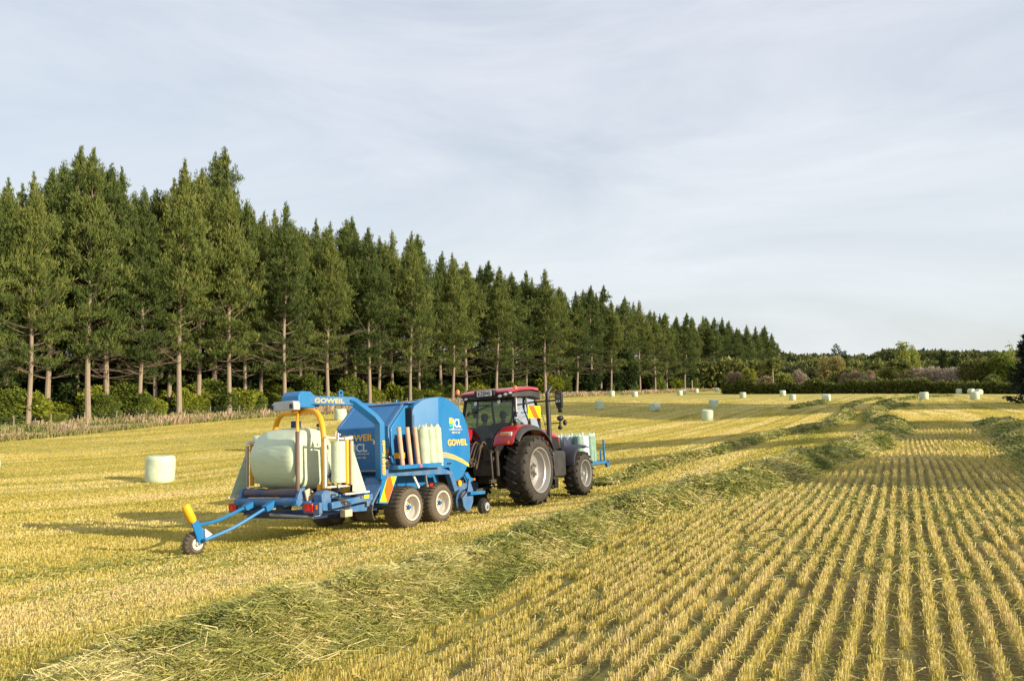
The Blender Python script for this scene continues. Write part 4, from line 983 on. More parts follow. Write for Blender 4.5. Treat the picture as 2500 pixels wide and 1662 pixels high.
    MB().tube([V(-.5, -1.2, .45), V(-.5, 1.2, .45)], .06, 8).build('axle', GRIME, b); MB().tube([V(.62, -1.2, .45), V(.62, 1.2, .45)], .06, 8).build('axle', GRIME, b)
    # roll rack on the right side
    rk = MB().box(-1.25, .40, 1.37, 1.60, 1.29, 1.30); rk.box(-1.27, .42, 1.60, 1.615, 1.285, 1.37); rk.box(-1.27, .42, 1.37, 1.38, 1.285, 1.33); rk.box(-1.28, -1.265, 1.37, 1.6, 1.285, 1.37); rk.box(.405, .42, 1.37, 1.6, 1.285, 1.37)
    rk.build('roll_rack', BLUE, b, bevel=.004)
    MB().box(-.55, -.49, 1.615, 1.62, 1.30, 1.36).build('reflector', ORANGE, b)
    # hydraulic valve cluster and hoses
    vb = MB(); rg = random.Random(3)
    vb.box(-1.32, -1.10, 1.05, 1.22, 1.32, 1.5)
    for k in range(7):
        f = -1.34+.035*k; vb.tube([V(f, 1.2, 1.42), V(f-.02, 1.27, 1.40), V(f, 1.28, 1.33)], .014, 6)
    for k in range(6): vb.tube(curve([V(-1.3+.03*k, 1.18, 1.45), V(-1.33+.05*k, 1.22, 1.55+.04*k), V(-1.2+.03*k, 1.2, 1.75-.03*k), V(-1.05+.02*k, 1.1, 1.5)], 5), .011, 5)
    vb.build('valve_block', GRIME, b)
    MB().tube([V(-1.12, 1.28, 1.55), V(-.98, 1.28, 1.30)], .025, 8).build('hydraulic_cylinder', BLUE, b)
    sp = MB()
    for k in range(9): sp.ball(V(-1.33+rg.random()*.3, 1.26, 1.33+rg.random()*.25), .017, seg=6)
    sp.build('fittings', STEEL, b)
    MB().box(-.62, -.42, .95, 1.1, 1.5, 1.62).build('grease_box', YEL, b)
    # wrapper: gooseneck, hub, satellite arms
    FW = -2.62
    gn = MB().tube([V(-1.47, 1.30, 1.10), V(-1.47, 1.30, 2.24), V(-1.53, 1.22, 2.36), V(-1.80, .92, 2.70), V(-1.86, .86, 2.72)], .105, 4, cap=True, rot=PI/4)
    gn.bar(V(-1.80, .90, 2.72), V(-2.66, .33, 2.76), .13, .17); gn.build('gooseneck', BLUE, b, bevel=.008, ang=25)
    text('G5040 Kombi', 'lettering', TXTY, b, V(-1.415, 1.383, 1.19), V(0, 0, 1), V(-1, 0, 0), .125, fat=.006, W=.70)
    d1 = V(-1.80, .90, 2.72)-V(-2.66, .33, 2.76)
    nrm = V(-.75, .66, 0).normalized()
    text('GOWEIL', 'lettering', TXTY, b, V(-2.48, .45, 2.705)+V(-.037, .056, 0), d1, V(0, 0, 1), .125, fat=.003, W=.60)
    MB().box(-1.57, -1.555, 1.2, 1.24, 1.82, 1.9).build('switch_box', STEEL, b)
    rg_ = MB().lathe([(.035, -.012), (.062, -.012), (.062, .012), (.035, .012)], (-1.99, .72, 2.90), 'R', 16, closed=True)
    rg_.prism([(-2.05, 2.90), (-2.025, 2.90), (-2.025, 2.72), (-2.05, 2.72)], .705, .735); rg_.prism([(-1.955, 2.90), (-1.93, 2.90), (-1.93, 2.72), (-1.955, 2.72)], .705, .735)
    rg_.build('lifting_eye', BLUE, b)
    MB().box(-1.56, -1.40, -1.20, -1.04, 1.1, 2.42).build('left_column', NAVY, b, bevel=.008)
    MB().tube(curve([V(-1.5, -.98, 2.3), V(-1.52, -.96, 2.0), V(-1.5, -.86, 1.9)], 5), .03, 6).build('hose', BLACK, b)
    oc = [(-2.90, 2.60), (-2.90, 2.84), (-2.82, 2.93), (-2.56, 2.93), (-2.44, 2.84), (-2.44, 2.60)]
    MB().prism(oc, -.02, .46).build('gearbox', BLUE, b, bevel=.02)
    lb = MB().prismF([(-.10, 2.56), (-.10, 2.68), (-.03, 2.73), (.48, 2.73), (.52, 2.69), (.52, 2.55)], -3.08, -2.91); lb.build('lamp_housing', GALV, b, bevel=.008)
    MB().box(-3.10, -3.08, .42, .49, 2.58, 2.67).build('work_lamp', BLACK, b); MB().box(-3.10, -3.08, -.09, -.05, 2.58, 2.67).build('work_lamp', BLACK, b)
    MB().tube([V(FW, .14, 2.60), V(FW, .14, 2.47)], .13, 16).build('hub', YEL, b)
    for sd in (1, -1):
        arm = empty('satellite_arm'); arm.parent = b; RC0 = .14
        G_ = lambda d_, u: V(FW-.69*sd*d_, .14+.72*sd*d_, u)
        A_ = lambda r, u, o_=0: V(FW-.24*sd*r, RC0+(r+o_)*sd, u)
        MB().tube(curve([A_(0, 2.51), A_(.5, 2.53), A_(.76, 2.43), A_(.90, 2.18), A_(.95, 1.75), A_(.96, 1.02)], 7), .055, 12).build('arm_tube', YEL, arm)
        MB().tube(curve([G_(0, 2.52), G_(.3, 2.47), G_(.75, 2.30), G_(.86, 2.1)], 6), .026, 8).build('guard_rod', YEL, arm)
        MB().tube([G_(.86, 2.12), G_(.86, 1.0)], .040, 10).build('guard_roller', BROWN, arm)
        MB().tube([A_(.96, 1.70, .06), A_(.96, 1.56, .06)], .012, 6).build('sensor', BLACK, arm)
        st = MB().bar(A_(.955, 1.60, .056), A_(.955, 1.80, .056), .03, .006, up=(1, 0, 0)); st.build('sticker', SIGNY, arm)
        MB().bar(A_(.96, 1.28, .057), A_(.96, 1.56, .057), .03, .006, up=(1, 0, 0)).build('sticker', TXTW, arm)
        g = sd    # dispenser carried on the arm: turned half round on the far side
        def D(f, r, u): return V(FW+f*g, .14+(r-.14)*g, u)
        fr = MB().bar(D(-.36, 1.24, 2.0), D(-.36, 1.24, 1.04), .035, .05); fr.bar(D(-.38, 1.26, 1.99), D(.10, 1.28, 1.95), .05, .03); fr.bar(D(.08, 1.28, 1.94), D(.32, 1.26, 1.97), .12, .055); fr.bar(D(-.36, 1.26, 1.05), D(.26, 1.26, 1.04), .06, .03)
        fr.bar(D(.315, 1.28, 1.95), D(.315, 1.28, 1.04), .008)
        fr.build('dispenser_frame', WHITE, arm)
        MB().tube([D(-.09, 1.32, 1.90), D(-.09, 1.32, 1.12)], .135, 22).build('film_roll', FILM, arm)
        MB().tube([D(-.09, 1.32, 2.06), D(-.09, 1.32, 1.02)], .022, 8).build('spindle', STEEL, arm)
        MB().tube([D(.13, 1.33, 1.93), D(.13, 1.33, 1.08)], .045, 10).build('stretch_roller', YEL, arm)
        MB().tube([D(.245, 1.35, 1.90), D(.245, 1.35, 1.06)], .042, 10).build('stretch_roller', BEIGE, arm)
        MB().tube([D(-.12, 1.28, 2.0), D(-.10, 1.28, 2.1)], .03, 8, .012).build('knob', BEIGE, arm)
        MB().ball(D(.02, 1.26, 2.03), .025, seg=8).build('fitting', STEEL, arm)
        MB().tube([D(.02, 1.2, 1.02), D(.02, 1.2, .95)], .08, 10, .12).build('base_boot', BLACK, arm)
        wb = MB().add([D(.30, 1.34, 1.72), D(.26, 1.34, .93), D(.68, 1.32, .90), D(.30, 1.35, 1.72), D(.26, 1.35, .93), D(.68, 1.33, .90)], [(0, 1, 2), (3, 5, 4), (0, 3, 4, 1), (1, 4, 5, 2), (2, 5, 3, 0)])
        wb.build('film_web', FILM, arm)
    for sd in (1, -1):
        MB().bar(V(FW+.05*sd, .14+1.19*sd, .89), V(FW+.74*sd, .14+1.19*sd, .89), .07, .035).build('film_clamp', WHITE, b, bevel=.005)
    MB().box(FW-.28, FW+.02, .93, 1.03, .90, 1.10).build('arm_buffer', YEL, b, bevel=.02); MB().box(FW+.25, FW+.45, 1.02, 1.12, .90, 1.05).build('arm_buffer', YEL, b, bevel=.02)
    # camera on a stalk behind the bale
    MB().tube([V(-1.75, -.2, 2.05), V(-1.8, -.12, 2.22)], .02, 6).build('camera_stalk', STEEL, b); MB().box(-1.85, -1.75, -.12, .0, 2.24, 2.31).build('camera_housing', GRIME, b)
    # wrapping table
    FT = -3.12
    MB().tube([V(FT, -.76, .96), V(FT, .70, .96)], .085, 18).build('table_roller', mat('dirty_roller', (.02, .06, .16), .5, dirt=(.16, .09, .06), dirtamt=.9, vscale=4), b)
    MB().tube([V(FT+1.0, -.76, .94), V(FT+1.0, .70, .94)], .085, 18).build('table_roller', NAVY, b)
    MB().tube([V(FT-.10, -.95, .80), V(FT-.10, .80, .80)], .075, 12).build('table_tube', BLUED, b)
    for r_ in (-.86, .74):
        MB().prism([(FT-.18, .74), (FT-.02, .74), (FT+.12, .95), (FT+.06, 1.06), (FT-.06, 1.04)], r_-.03, r_+.05).build('end_plate', BLUED, b, bevel=.015)
    MB().prism([(FT-.02, 1.0), (FT+.10, 1.04), (FT+.42, .80), (FT+.36, .72), (FT+.40, .50), (FT+.20, .46), (FT+.08, .62)], .84, .88).build('cutter_plate', BEIGE, b, bevel=.01)
    MB().tube([V(FT+.1, .80, .70), V(FT+.1, .96, .70)], .13, 14).build('drive_drum', BLUED, b)
    for r_ in (-.9, .95):
        MB().box(-3.1, -1.2, r_-.06, r_+.06, .60, .74).build('table_rail', BLUED, b, bevel=.008)
    MB().box(-3.05, -2.9, -.95, 1.0, .52, .62).build('cross_member', NAVY, b); MB().box(-1.9, -1.7, -1.2, 1.3, .60, .76).build('cross_member', BLUED, b)
    MB().tube([V(-3.25, .05, .56), V(-3.0, .95, .50)], .035, 8).build('ram', STEEL, b)
    MB().box(-3.0, -1.2, -.9, .95, .46, .50).build('under_guard', NAVY, b)
    # right hand linkage
    MB().prism([(-3.02, .62), (-3.06, .92), (-2.95, 1.0), (-2.62, .93), (-2.60, .86), (-2.80, .84), (-2.84, .60)], 1.0, 1.22).build('linkage_plate', BLUED, b, bevel=.012)
    MB().bar(V(-2.9, 1.28, .70), V(-1.75, 1.28, .78), .10, .12).build('linkage_beam', BLUED, b, bevel=.008)
    MB().bar(V(-2.6, 1.20, .86), V(-1.8, 1.20, .86), .08, .05).build('linkage_beam', BLUE, b, bevel=.008)
    MB().prism([(-2.75, .60), (-1.70, .66), (-1.72, .50), (-2.2, .52)], 1.18, 1.24).build('linkage_guard', BLUED, b, bevel=.008)
    MB().box(-2.02, -1.88, 1.335, 1.342, .765, .83).build('warning_plate', SIGNY, b)
    MB().box(-2.62, -2.42, 1.26, 1.40, .46, .60).build('junction_box', BEIGE, b, bevel=.012)
    cb = MB()
    for k in range(5): cb.tube(curve([V(-2.75+.04*k, 1.3, .85-.01*k), V(-2.62+.05*k, 1.36, .70), V(-2.55+.02*k, 1.36, .55+.02*k)], 5), .009, 5)
    cb.tube(curve([V(-3.15, .8, .82), V(-3.0, .9, .95), V(-2.85, 1.0, .9)], 5), .009, 5); cb.build('cables', GRIME, b)
    for f, u in ((-2.8, .9), (-2.55, .72), (-2.1, .80), (-1.95, .70), (-2.45, .88)): MB().tube([V(f, 1.25, u), V(f, 1.36, u)], .022, 8).build('bolt', STEEL, b)
    # lamps on a bar
    for r0, r1 in ((.90, 1.12), (-1.22, -1.0)):
        lp = MB().box(-3.20, -3.16, r0, r1, .61, .77).build('rear_lamp', REDL, b, bevel=.006)
        MB().add([V(-3.207, r0+.05, .63), V(-3.207, r0+.17, .63), V(-3.207, r0+.11, .75), V(-3.203, r0+.05, .63), V(-3.203, r0+.17, .63), V(-3.203, r0+.11, .75)], [(0, 1, 2), (3, 5, 4), (0, 3, 4, 1), (1, 4, 5, 2), (2, 5, 3, 0)]).build('reflector', mat('reflector_red', (.9, .03, .01), .3), lp)
    MB().box(-3.16, -3.08, .86, 1.26, .58, .78).build('lamp_bracket', BLUED, b); MB().box(-3.16, -3.08, -1.24, -.90, .58, .74).build('lamp_bracket', BLUED, b); MB().box(-3.08, -2.9, .92, 1.04, .60, .70).build('lamp_bracket', BLUED, b)
    MB().box(-3.18, -3.16, 1.17, 1.21, .66, .74).build('reflector', ORANGE, b)
    # trailing caster for setting bales down
    ca = empty('bale_ramp'); ca.parent = b
    MB().tube(curve([V(-3.22, -.42, .78), V(-3.5, -.42, .70), V(-4.1, -.38, .54), V(-4.62, -.20, .52), V(-4.72, -.16, .55)], 6), .032, 8).build('ramp_tube', BLUE, ca)
    MB().tube(curve([V(-3.2, .16, .82), V(-3.5, .14, .68), V(-4.1, .06, .42), V(-4.6, .0, .28), V(-4.68, -.0, .26)], 6), .032, 8).build('ramp_tube', BLUE, ca)
    MB().prism([(-3.18, .72), (-3.24, .84), (-3.5, .74), (-3.46, .66)], -.48, -.36).build('tube_socket', BLUE, ca); MB().prism([(-3.18, .72), (-3.24, .86), (-3.5, .74), (-3.46, .64)], .10, .22).build('tube_socket', BLUE, ca)
    bk = MB().prism([(-4.86, .58), (-4.74, .62), (-4.58, .36), (-4.60, .22), (-4.66, .18), (-4.72, .22)], -.14, -.10); bk.build('caster_bracket', BLUE, ca, bevel=.008)
    MB().prism([(-4.62, .46), (-4.60, .28), (-4.46, .34)], -.10, -.07).build('gusset', WHITE, ca)
    wheel(ca, -4.70, -.16, .20, .215, .20, 1, .095, RIMB, 18, .004, STEEL, dusty=True, lugw=.02)
    MB().tube([V(-4.70, -.36, .20), V(-4.70, -.10, .20)], .02, 8).build('axle', STEEL, ca)
    bfp = [V(-4.82, -.12, .60), V(-4.85, -.12, .64), V(-4.97, -.12, .86), V(-5.0, -.12, .90)]
    MB().tube(bfp, [.055, .075, .075, .05], 14).build('buffer', YELB, ca)
    MB().bar(V(-4.84, -.12, .62), V(-4.64, -.12, .20), .03, .05).build('buffer_stem', GRIME, ca)
    # pickup at the front
    pk = empty('pickup'); pk.parent = b
    MB().tube([V(1.95, -1.1, .38), V(1.95, 1.05, .38)], .24, 20).build('tine_drum', mat('pickup_bands', (.20, .16, .10), .5, .3, dirt=(.02, .12, .35), dirtamt=.6, vscale=7), pk)
    for k in range(9): MB().lathe([(.25, -.04), (.275, 0), (.25, .04)], (1.95, -.9+k*.23, .38), 'R', 20, closed=True).build('tine_band', STEEL if k % 2 else BLUED, pk)
    MB().tube([V(1.72, -1.1, .82), V(1.72, 1.05, .82)], .075, 12).build('crop_roller', YEL, pk)
    for r_ in (1.07, -1.12): 
        MB().prism([(1.70, .46), (1.74, .26), (1.86, .15), (2.02, .14), (2.16, .34), (2.18, .62), (2.02, .92), (1.94, .60)], r_, r_+.05).build('pickup_side', BLUED, pk, bevel=.01)
        MB().bar(V(1.9, (abs(r_)+.12)*(1 if r_ > 0 else -1), .56), V(2.55, (abs(r_)+.12)*(1 if r_ > 0 else -1), .54), .07, .08).build('wheel_arm', BLUE, pk)
        wheel(pk, 2.42, 1.34 if r_ > 0 else -1.34, .20, .21, .16, 1 if r_ > 0 else -1, .09, GALV, 16, .003, lugw=.02)
    MB().bar(V(1.85, .95, 1.18), V(2.15, .95, .80), .03).build('strut', BLUE, pk)
    MB().prism([(2.15, .90), (2.05, 1.02), (2.2, 1.06), (2.32, .92), (2.42, .90), (2.4, .82), (2.2, .80)], .88, .96).build('strut_bracket', BLUE, pk)
    MB().box(2.44, 2.52, .9, .96, .84, .89).build('reflector', ORANGE, pk)
    # drawbar, driveshaft, hoses to the tractor
    MB().bar(V(1.4, 0, .70), V(3.9, .02, .62), .22, .18).build('drawbar', BLUED, b, bevel=.01)
    MB().tube([V(1.6, 0, .98), V(4.1, .02, .85)], .07, 12).build('driveshaft', BLACK, b)
    for k in range(9):
        r_ = -.2+.05*k; MB().tube(curve([V(1.9, r_+.25, 1.75-.04*k), V(2.5, r_+.35, 1.35+.06*(k % 4)), V(3.1, r_+.3, 1.15+.1*(k % 3)), V(3.6, r_*.6+.25, 1.55-.04*k), V(3.9, r_*.5+.2, 1.35)], 6), .016, 6).build('hose', HOSE, b)
    return b
BAL = baler()

def wrinkled(mb_obj, amp, sc_, seed):
    me = mb_obj.data; n = len(me.vertices); c = np.empty(n*3, np.float32); me.vertices.foreach_get('co', c); c = c.reshape(-1, 3)
    nr = np.empty(n*3, np.float32); me.vertices.foreach_get('normal', nr); nr = nr.reshape(-1, 3)
    d = fbm(c[:, 0]*sc_+c[:, 2]*sc_*.7+30, c[:, 1]*sc_-c[:, 2]*sc_+50, seed)-.47
    c += nr*(d*amp)[:, None]; me.vertices.foreach_set('co', c.ravel()); me.update()
def bale_mesh(r, h, seed, axis='U', name='film_wrap', m=None):
    prof = [(.001, 0), (r*.4, .004), (r*.75, .0), (r*.9, .02), (r*.97, .07), (r, .16)]
    n = 8; prof += [(r*(1+.018*math.sin(PI*k/n)), .16+(h-.32)*k/n) for k in range(1, n)]
    prof += [(r, h-.16), (r*.97, h-.07), (r*.9, h-.02), (r*.75, h+.002), (r*.4, h-.006), (.001, h-.008)]
    if axis == 'R': prof = [(a, b_-h/2) for a, b_ in prof]
    o = MB().lathe(prof, (0, 0, 0), axis, 48).build(name, m or FILMB, ang=60); wrinkled(o, .05, 2.4, seed); return o
# bale on the wrapping table
o = bale_mesh(.60, 1.22, 4, 'R', 'wrapped_bale', FILM)
o.matrix_world = MBAL @ Matrix.Translation(V(-2.72, .09, 1.60)); tag(o, 'large pale green bale being wrapped on the table at the back of the baler', 'bale')
fl = MB().add([V(-3.36, -.45, 1.02), V(-3.12, -.66, 1.0), V(-3.1, .35, 1.55), V(-3.34, -.2, 1.35)], [(0, 1, 2, 3)])
fl.bm.free()
# spare rolls and cores standing in the rack (rack floor at U = 1.30)
def sleeve(name, F, R, r, m, parent_m, label, cat, tiltF=-.10, h=.80, base=1.302, group=None, bag=True):
    o = MB().tube([(0, 0, z) for z in np.linspace(0, h, 9)], r, 22).build(name, m, ang=50)
    o.matrix_world = parent_m @ Matrix.Translation(V(F, R, base)) @ Matrix.Rotation(tiltF, 4, 'Y')
    if bag:
        wrinkled(o, .03, 9, int(F*100))
        g = MB(); rgq = random.Random(int(F*50)); k = 9
        vs = []
        for i in range(k): a = 2*PI*i/k; vs.append((math.cos(a)*r*.98, math.sin(a)*r*.98, h-.01))
        for i in range(k): a = 2*PI*i/k; q = rgq.uniform(.2, .8); vs.append((math.cos(a)*r*q, math.sin(a)*r*q, h+rgq.uniform(.02, .13)))
        g.add(vs, [(i, (i+1) % k, k+(i+1) % k, k+i) for i in range(k)]+[tuple(range(k, 2*k))]).build('bag_end', CLEAR, o, ang=20)
    tag(o, label, cat, group); return o
for F, l in ((-.98, 'empty cardboard film core nearest the rear of the side rack'), (-.70, 'middle one of three empty cardboard cores in the side rack'), (-.44, 'empty cardboard core touching the bagged film rolls')):
    sleeve('cardboard_core', F+.0, 1.49, .048, CARD, MBAL, l, 'cardboard tube', h=.86, bag=False, tiltF=-.13, group='empty cardboard cores in the side rack')
for F, l in ((-.22, 'bagged pale film roll beside the cardboard cores'), (.03, 'middle bagged pale film roll in the side rack'), (.26, 'bagged pale film roll nearest the front of the side rack')):
    sleeve('film_roll', F, 1.49, .125, CLEAR, MBAL, l, 'film roll', h=.82+.04*F, tiltF=-.08, group='bagged film rolls in the side rack')

# ------------------------------------------------------------------ tractor
def tractor():
    t = empty('tractor', MTRA); tag(t, 'red tractor with black cab frame pulling the blue baler', 'tractor')
    wheel(t, 0, 1.30, .935, .935, .62, 1, .60, RIM, 20, .055, GALV, lugw=.06); wheel(t, 0, -1.30, .935, .935, .62, -1, .60, RIM, 20, .055, GALV, lugw=.06)
    wheel(t, 3.22, 1.20, .67, .67, .50, 1, .40, RIM, 18, .045, GALV, lugw=.05); wheel(t, 3.22, -1.20, .67, .67, .50, -1, .40, RIM, 18, .045, GALV, lugw=.05)
    # driveline
    MB().box(-.55, 1.0, -.36, .36, .62, 1.25).build('transmission', GRIME, t, bevel=.04); MB().box(1.0, 3.4, -.27, .27, .62, 1.15).build('engine_block', GRIME, t, bevel=.03)
    MB().tube([V(0, -1.1, .935), V(0, 1.1, .935)], .17, 14, ).build('rear_axle', GRIME, t); MB().tube([V(3.22, -1.0, .67), V(3.22, 1.0, .67)], .12, 12).build('front_axle', GRIME, t)
    hb = MB().box(-.85, -.5, -.30, .34, .85, 1.75); hb.box(-.95, -.6, .10, .30, 1.25, 1.6); hb.box(-.9, -.6, -.2, .02, 1.35, 1.62)
    for r_ in (-.42, .42): hb.bar(V(-.5, r_, 1.55), V(-1.15, r_, 1.50), .07, .10); hb.bar(V(-1.12, r_*1.02, 1.5), V(-1.12, r_*1.1, .75), .05, .06); hb.bar(V(-.4, r_*.9, .70), V(-1.25, r_*1.1, .72), .08, .10)
    hb.build('rear_linkage', GRIME, t, bevel=.01)
    MB().tube([V(-.95, .52, 1.5), V(-.95, .54, .85)], .045, 8).build('lift_ram', GRIME, t)
    for k in range(7):
        r_ = -.22+.08*k; MB().tube(curve([V(-.95, r_+.05, 1.55-.02*k), V(-1.2, r_, 1.75-.05*(k % 3)), V(-1.4, r_-.1, 1.45-.06*k), V(-1.5, r_-.05, 1.2)], 6), .017, 6).build('hose', HOSE, t)
    MB().bar(V(-.5, 0, .52), V(-1.3, 0, .5), .10, .06).build('drawbar', GRIME, t)
    # rear mudguards
    prof = [(-1.16, 1.64), (-1.10, 1.84), (-.97, 2.0), (-.75, 2.12), (-.42, 2.19), (0, 2.19), (.42, 2.10), (.78, 1.88), (1.02, 1.50)]
    for sd in (1, -1):
        vs, fs = [], []; n = len(prof); rs = [.50, .60, .95, 1.16]
        for f, u in prof:
            for r_, dz in zip(rs, (-.06, 0, 0, -.02)): vs.append(V(f*(1 if r_ > .55 else .98), r_*sd, u+dz))
        for i in range(n-1):
            for j in range(3): fs.append((i*4+j, i*4+j+1, (i+1)*4+j+1, (i+1)*4+j))
        o = MB().add(vs, fs).build('mudguard', RED, t, ang=60); s = o.modifiers.new('thick', 'SOLIDIFY'); s.thickness = .03; s.offset = -1
        sub = o.modifiers.new('sub', 'SUBSURF'); sub.levels = sub.render_levels = 2
        # inner wall between mudguard and cab
        q = [(f*.98, u-.06) for f, u in prof]; MB().prism(q+[(.9, 1.2), (-.5, 1.2)], .47*sd, .50*sd).build('mudguard_wall', BLACK if sd > 0 else RED, t)
        vs, fs = [], []; n = len(prof)
        for i, (f, u) in enumerate(prof[1:]):
            for r_, dz in ((1.155, -.03), (1.20, -.05), (1.28, -.12), (1.30, -.17)): vs.append(V(f*1.0, r_*sd, u+dz))
        n = len(prof)-1
        for i in range(n-1):
            for j in range(3): fs.append((i*4+j, i*4+j+1, (i+1)*4+j+1, (i+1)*4+j))
        o = MB().add(vs, fs).build('mudguard_extension', DKGREY, t, ang=60); s = o.modifiers.new('thick', 'SOLIDIFY'); s.thickness = .03; s.offset = -1
        sub = o.modifiers.new('sub', 'SUBSURF'); sub.levels = sub.render_levels = 2
        tl = MB().box(-1.075, -.99, .72*sd, 1.06*sd, 1.86, 1.98).build('tail_lamp', GALV, t, bevel=.02)
        MB().box(-1.085, -1.07, .74*sd, 1.0*sd, 1.885, 1.955).build('lens', AMBER, tl, bevel=.005)
        MB().box(-1.17, -1.155, .98*sd, 1.03*sd, 1.67, 1.75).build('reflector', AMBER, t)
    # cab
    P8 = lambda f, r, u: V(f, r, u)
    fr_ = MB(); 
    RB, RF = [(-.42, .74, 1.55), (-.50, .76, 2.1), (-.38, .72, 2.92)], None
    for sd in (1, -1):
        fr_.tube(curve([V(-.55, .36*sd, 1.78), V(-.56, .55*sd, 1.98), V(-.52, .76*sd, 2.24), V(-.46, .80*sd, 2.45), V(-.36, .77*sd, 2.95)], 5), .045, 8)
        fr_.tube([V(-.44, .80*sd, 2.3), V(-.30, .84*sd, 2.0), V(-.2, .84*sd, 1.4)], .05, 6)
        fr_.tube(curve([V(1.0, .62*sd, 1.3), V(1.18, .72*sd, 1.9), V(1.12, .76*sd, 2.4), V(.98, .72*sd, 2.96)], 5), .04, 6)
        fr_.tube([V(.35, .86*sd, 1.3), V(.36, .88*sd, 2.2), V(.32, .78*sd, 2.94)], .03, 6)
        fr_.tube([V(-.36, .77*sd, 2.95), V(.98, .72*sd, 2.98)], .05, 6)
    fr_.tube([V(-.36, -.77, 2.95), V(-.36, .77, 2.95)], .06, 6); fr_.tube([V(.98, -.72, 2.97), V(.98, .72, 2.97)], .05, 6); fr_.tube([V(-.56, -.36, 1.77), V(-.56, .36, 1.77)], .04, 6)
    fr_.build('cab_frame', BLACK, t, ang=50)
    MB().box(-.45, 1.1, -.55, .55, 1.15, 1.3).build('cab_floor', BLACK, t); MB().box(-.60, -.45, -.46, .46, 1.3, 1.75).build('cab_lower_wall', BLACK, t, bevel=.02)
    MB().box(-.62, -.61, .14, .40, 1.66, 1.70).build('badge', BEIGE, t)
    gl = MB()
    rw = [(-.54, -.40, 1.80), (-.54, .40, 1.80), (-.50, .74, 2.26), (-.45, .78, 2.45), (-.37, .75, 2.93), (-.37, -.75, 2.93), (-.45, -.78, 2.45), (-.50, -.74, 2.26)]
    gl.add([V(*p) for p in rw]+[V(p[0]+.012, p[1], p[2]) for p in rw], [tuple(range(8)), tuple(range(8, 16))[::-1]]).build('rear_window', GLASS, t)
    for sd in (1, -1):
        sw = [(-.40, .80, 2.30), (.35, .88, 2.12), (.35, .88, 1.45), (1.02, .70, 1.45), (1.14, .76, 2.1), (.98, .73, 2.93), (-.34, .78, 2.93)]
        MB().add([V(p[0], p[1]*sd, p[2]) for p in sw]+[V(p[0], (p[1]-.012)*sd, p[2]) for p in sw], [tuple(range(7)), tuple(range(7, 14))[::-1]]).build('side_window', GLASS2, t)
    ws = [(1.02, -.68, 1.5), (1.02, .68, 1.5), (1.16, .73, 2.0), (1.0, .71, 2.94), (1.0, -.71, 2.94), (1.16, -.73, 2.0)]
    MB().add([V(*p) for p in ws]+[V(p[0]-.012, p[1], p[2]) for p in ws], [tuple(range(6)), tuple(range(6, 12))[::-1]]).build('windscreen', GLASS2, t)
    # roof
    def shell(pr, name, m, bev=.02):
        vs = []; 
        for f, rw_, u0, u1 in pr:
            for r_, u in ((-rw_, u0), (-rw_*.97, u1-.03), (-rw_*.8, u1), (rw_*.8, u1), (rw_*.97, u1-.03), (rw_, u0)): vs.append(V(f, r_, u))
        n = len(pr); fs = [(i*6+j, i*6+(j+1) % 6, (i+1)*6+(j+1) % 6, (i+1)*6+j) for i in range(n-1) for j in range(6)]+[(0, 1, 2, 3, 4, 5), tuple(range((n-1)*6, n*6))[::-1]]
        return MB().add(vs, fs).build(name, m, t, bevel=bev, ang=35)
    rf = shell([(-.58, .86, 3.05, 3.10), (-.45, .92, 3.08, 3.15), (-.1, .92, 3.12, 3.22), (.5, .90, 3.16, 3.27), (1.0, .86, 3.15, 3.26), (1.30, .74, 3.08, 3.17)], 'roof', RED)
    shell([(-.54, .85, 2.92, 3.06), (-.3, .91, 2.93, 3.10), (.5, .89, 2.97, 3.17), (1.05, .84, 2.92, 3.15), (1.30, .75, 2.90, 3.09)], 'roof_underside', DKGREY)
    MB().box(-.66, -.5, -.30, .34, 2.98, 3.15).build('roof_rear_box', BLACK, t, bevel=.015)
    pl = MB().box(-.675, -.663, -.20, .26, 2.99, 3.135).build('number_plate', mat('plate_white', (.75, .75, .72), .4), t)
    text('KZB945', 'lettering', TXTK, pl, V(-.677, -.17, 3.012), V(0, 1, 0), V(0, 0, 1), .145, fat=.002, W=.40)
    for r_, u_, s_ in ((.48, 2.965, .06), (.66, 3.0, .06), (.80, 3.03, .05), (-.62, 2.95, .05), (-.77, 2.95, .05)):
        wl = MB().ball(V(-.56, r_, u_), s_, .5, 1.35, .85, 12).build('work_lamp', BLACK, t); MB().ball(V(-.585, r_, u_), s_*.86, .4, 1.3, .8, 12).build('lens', LENS, wl)
    for r_ in (-.42, .34): 
        MB().prismF([(r_-.05, 2.86), (r_-.045, 2.79), (r_, 2.75), (r_+.045, 2.79), (r_+.05, 2.88)], -.42, -.40).build('hinge', LENS, t, bevel=.008)
    MB().bar(V(-.50, -.66, 2.50), V(-.46, .02, 2.74), .015, .03).build('wiper', BLACK, t)
    MB().tube([V(-.50, -.66, 2.50), V(-.46, -.60, 2.60)], .02, 6).build('wiper_arm', BLACK, t)
    # beacons
    for r_, f_ in ((.80, -.27), (-.90, -.56)):
        bp = MB().tube([V(f_, r_, 2.50), V(f_, r_, 3.06)], .020, 8).build('beacon_pole', WHITE, t)
        MB().tube([V(f_, r_, 3.06), V(f_, r_, 3.10)], .062, 12).build('beacon_base', BLACK, bp)
        MB().lathe([(.055, 0), (.06, .06), (.052, .11), (.03, .14), (.001, .15)], (f_, r_, 3.10), 'U', 16).build('beacon', ORANGE, bp)
    MB().tube([V(-.40, .84, 2.98), V(-.42, .84, 2.42)], .035, 8).build('pillar_trim', BLACK, t)
    MB().ball(V(-.48, .88, 2.42), .055, .9, .9, .8).build('side_lamp', DKGREY, t)
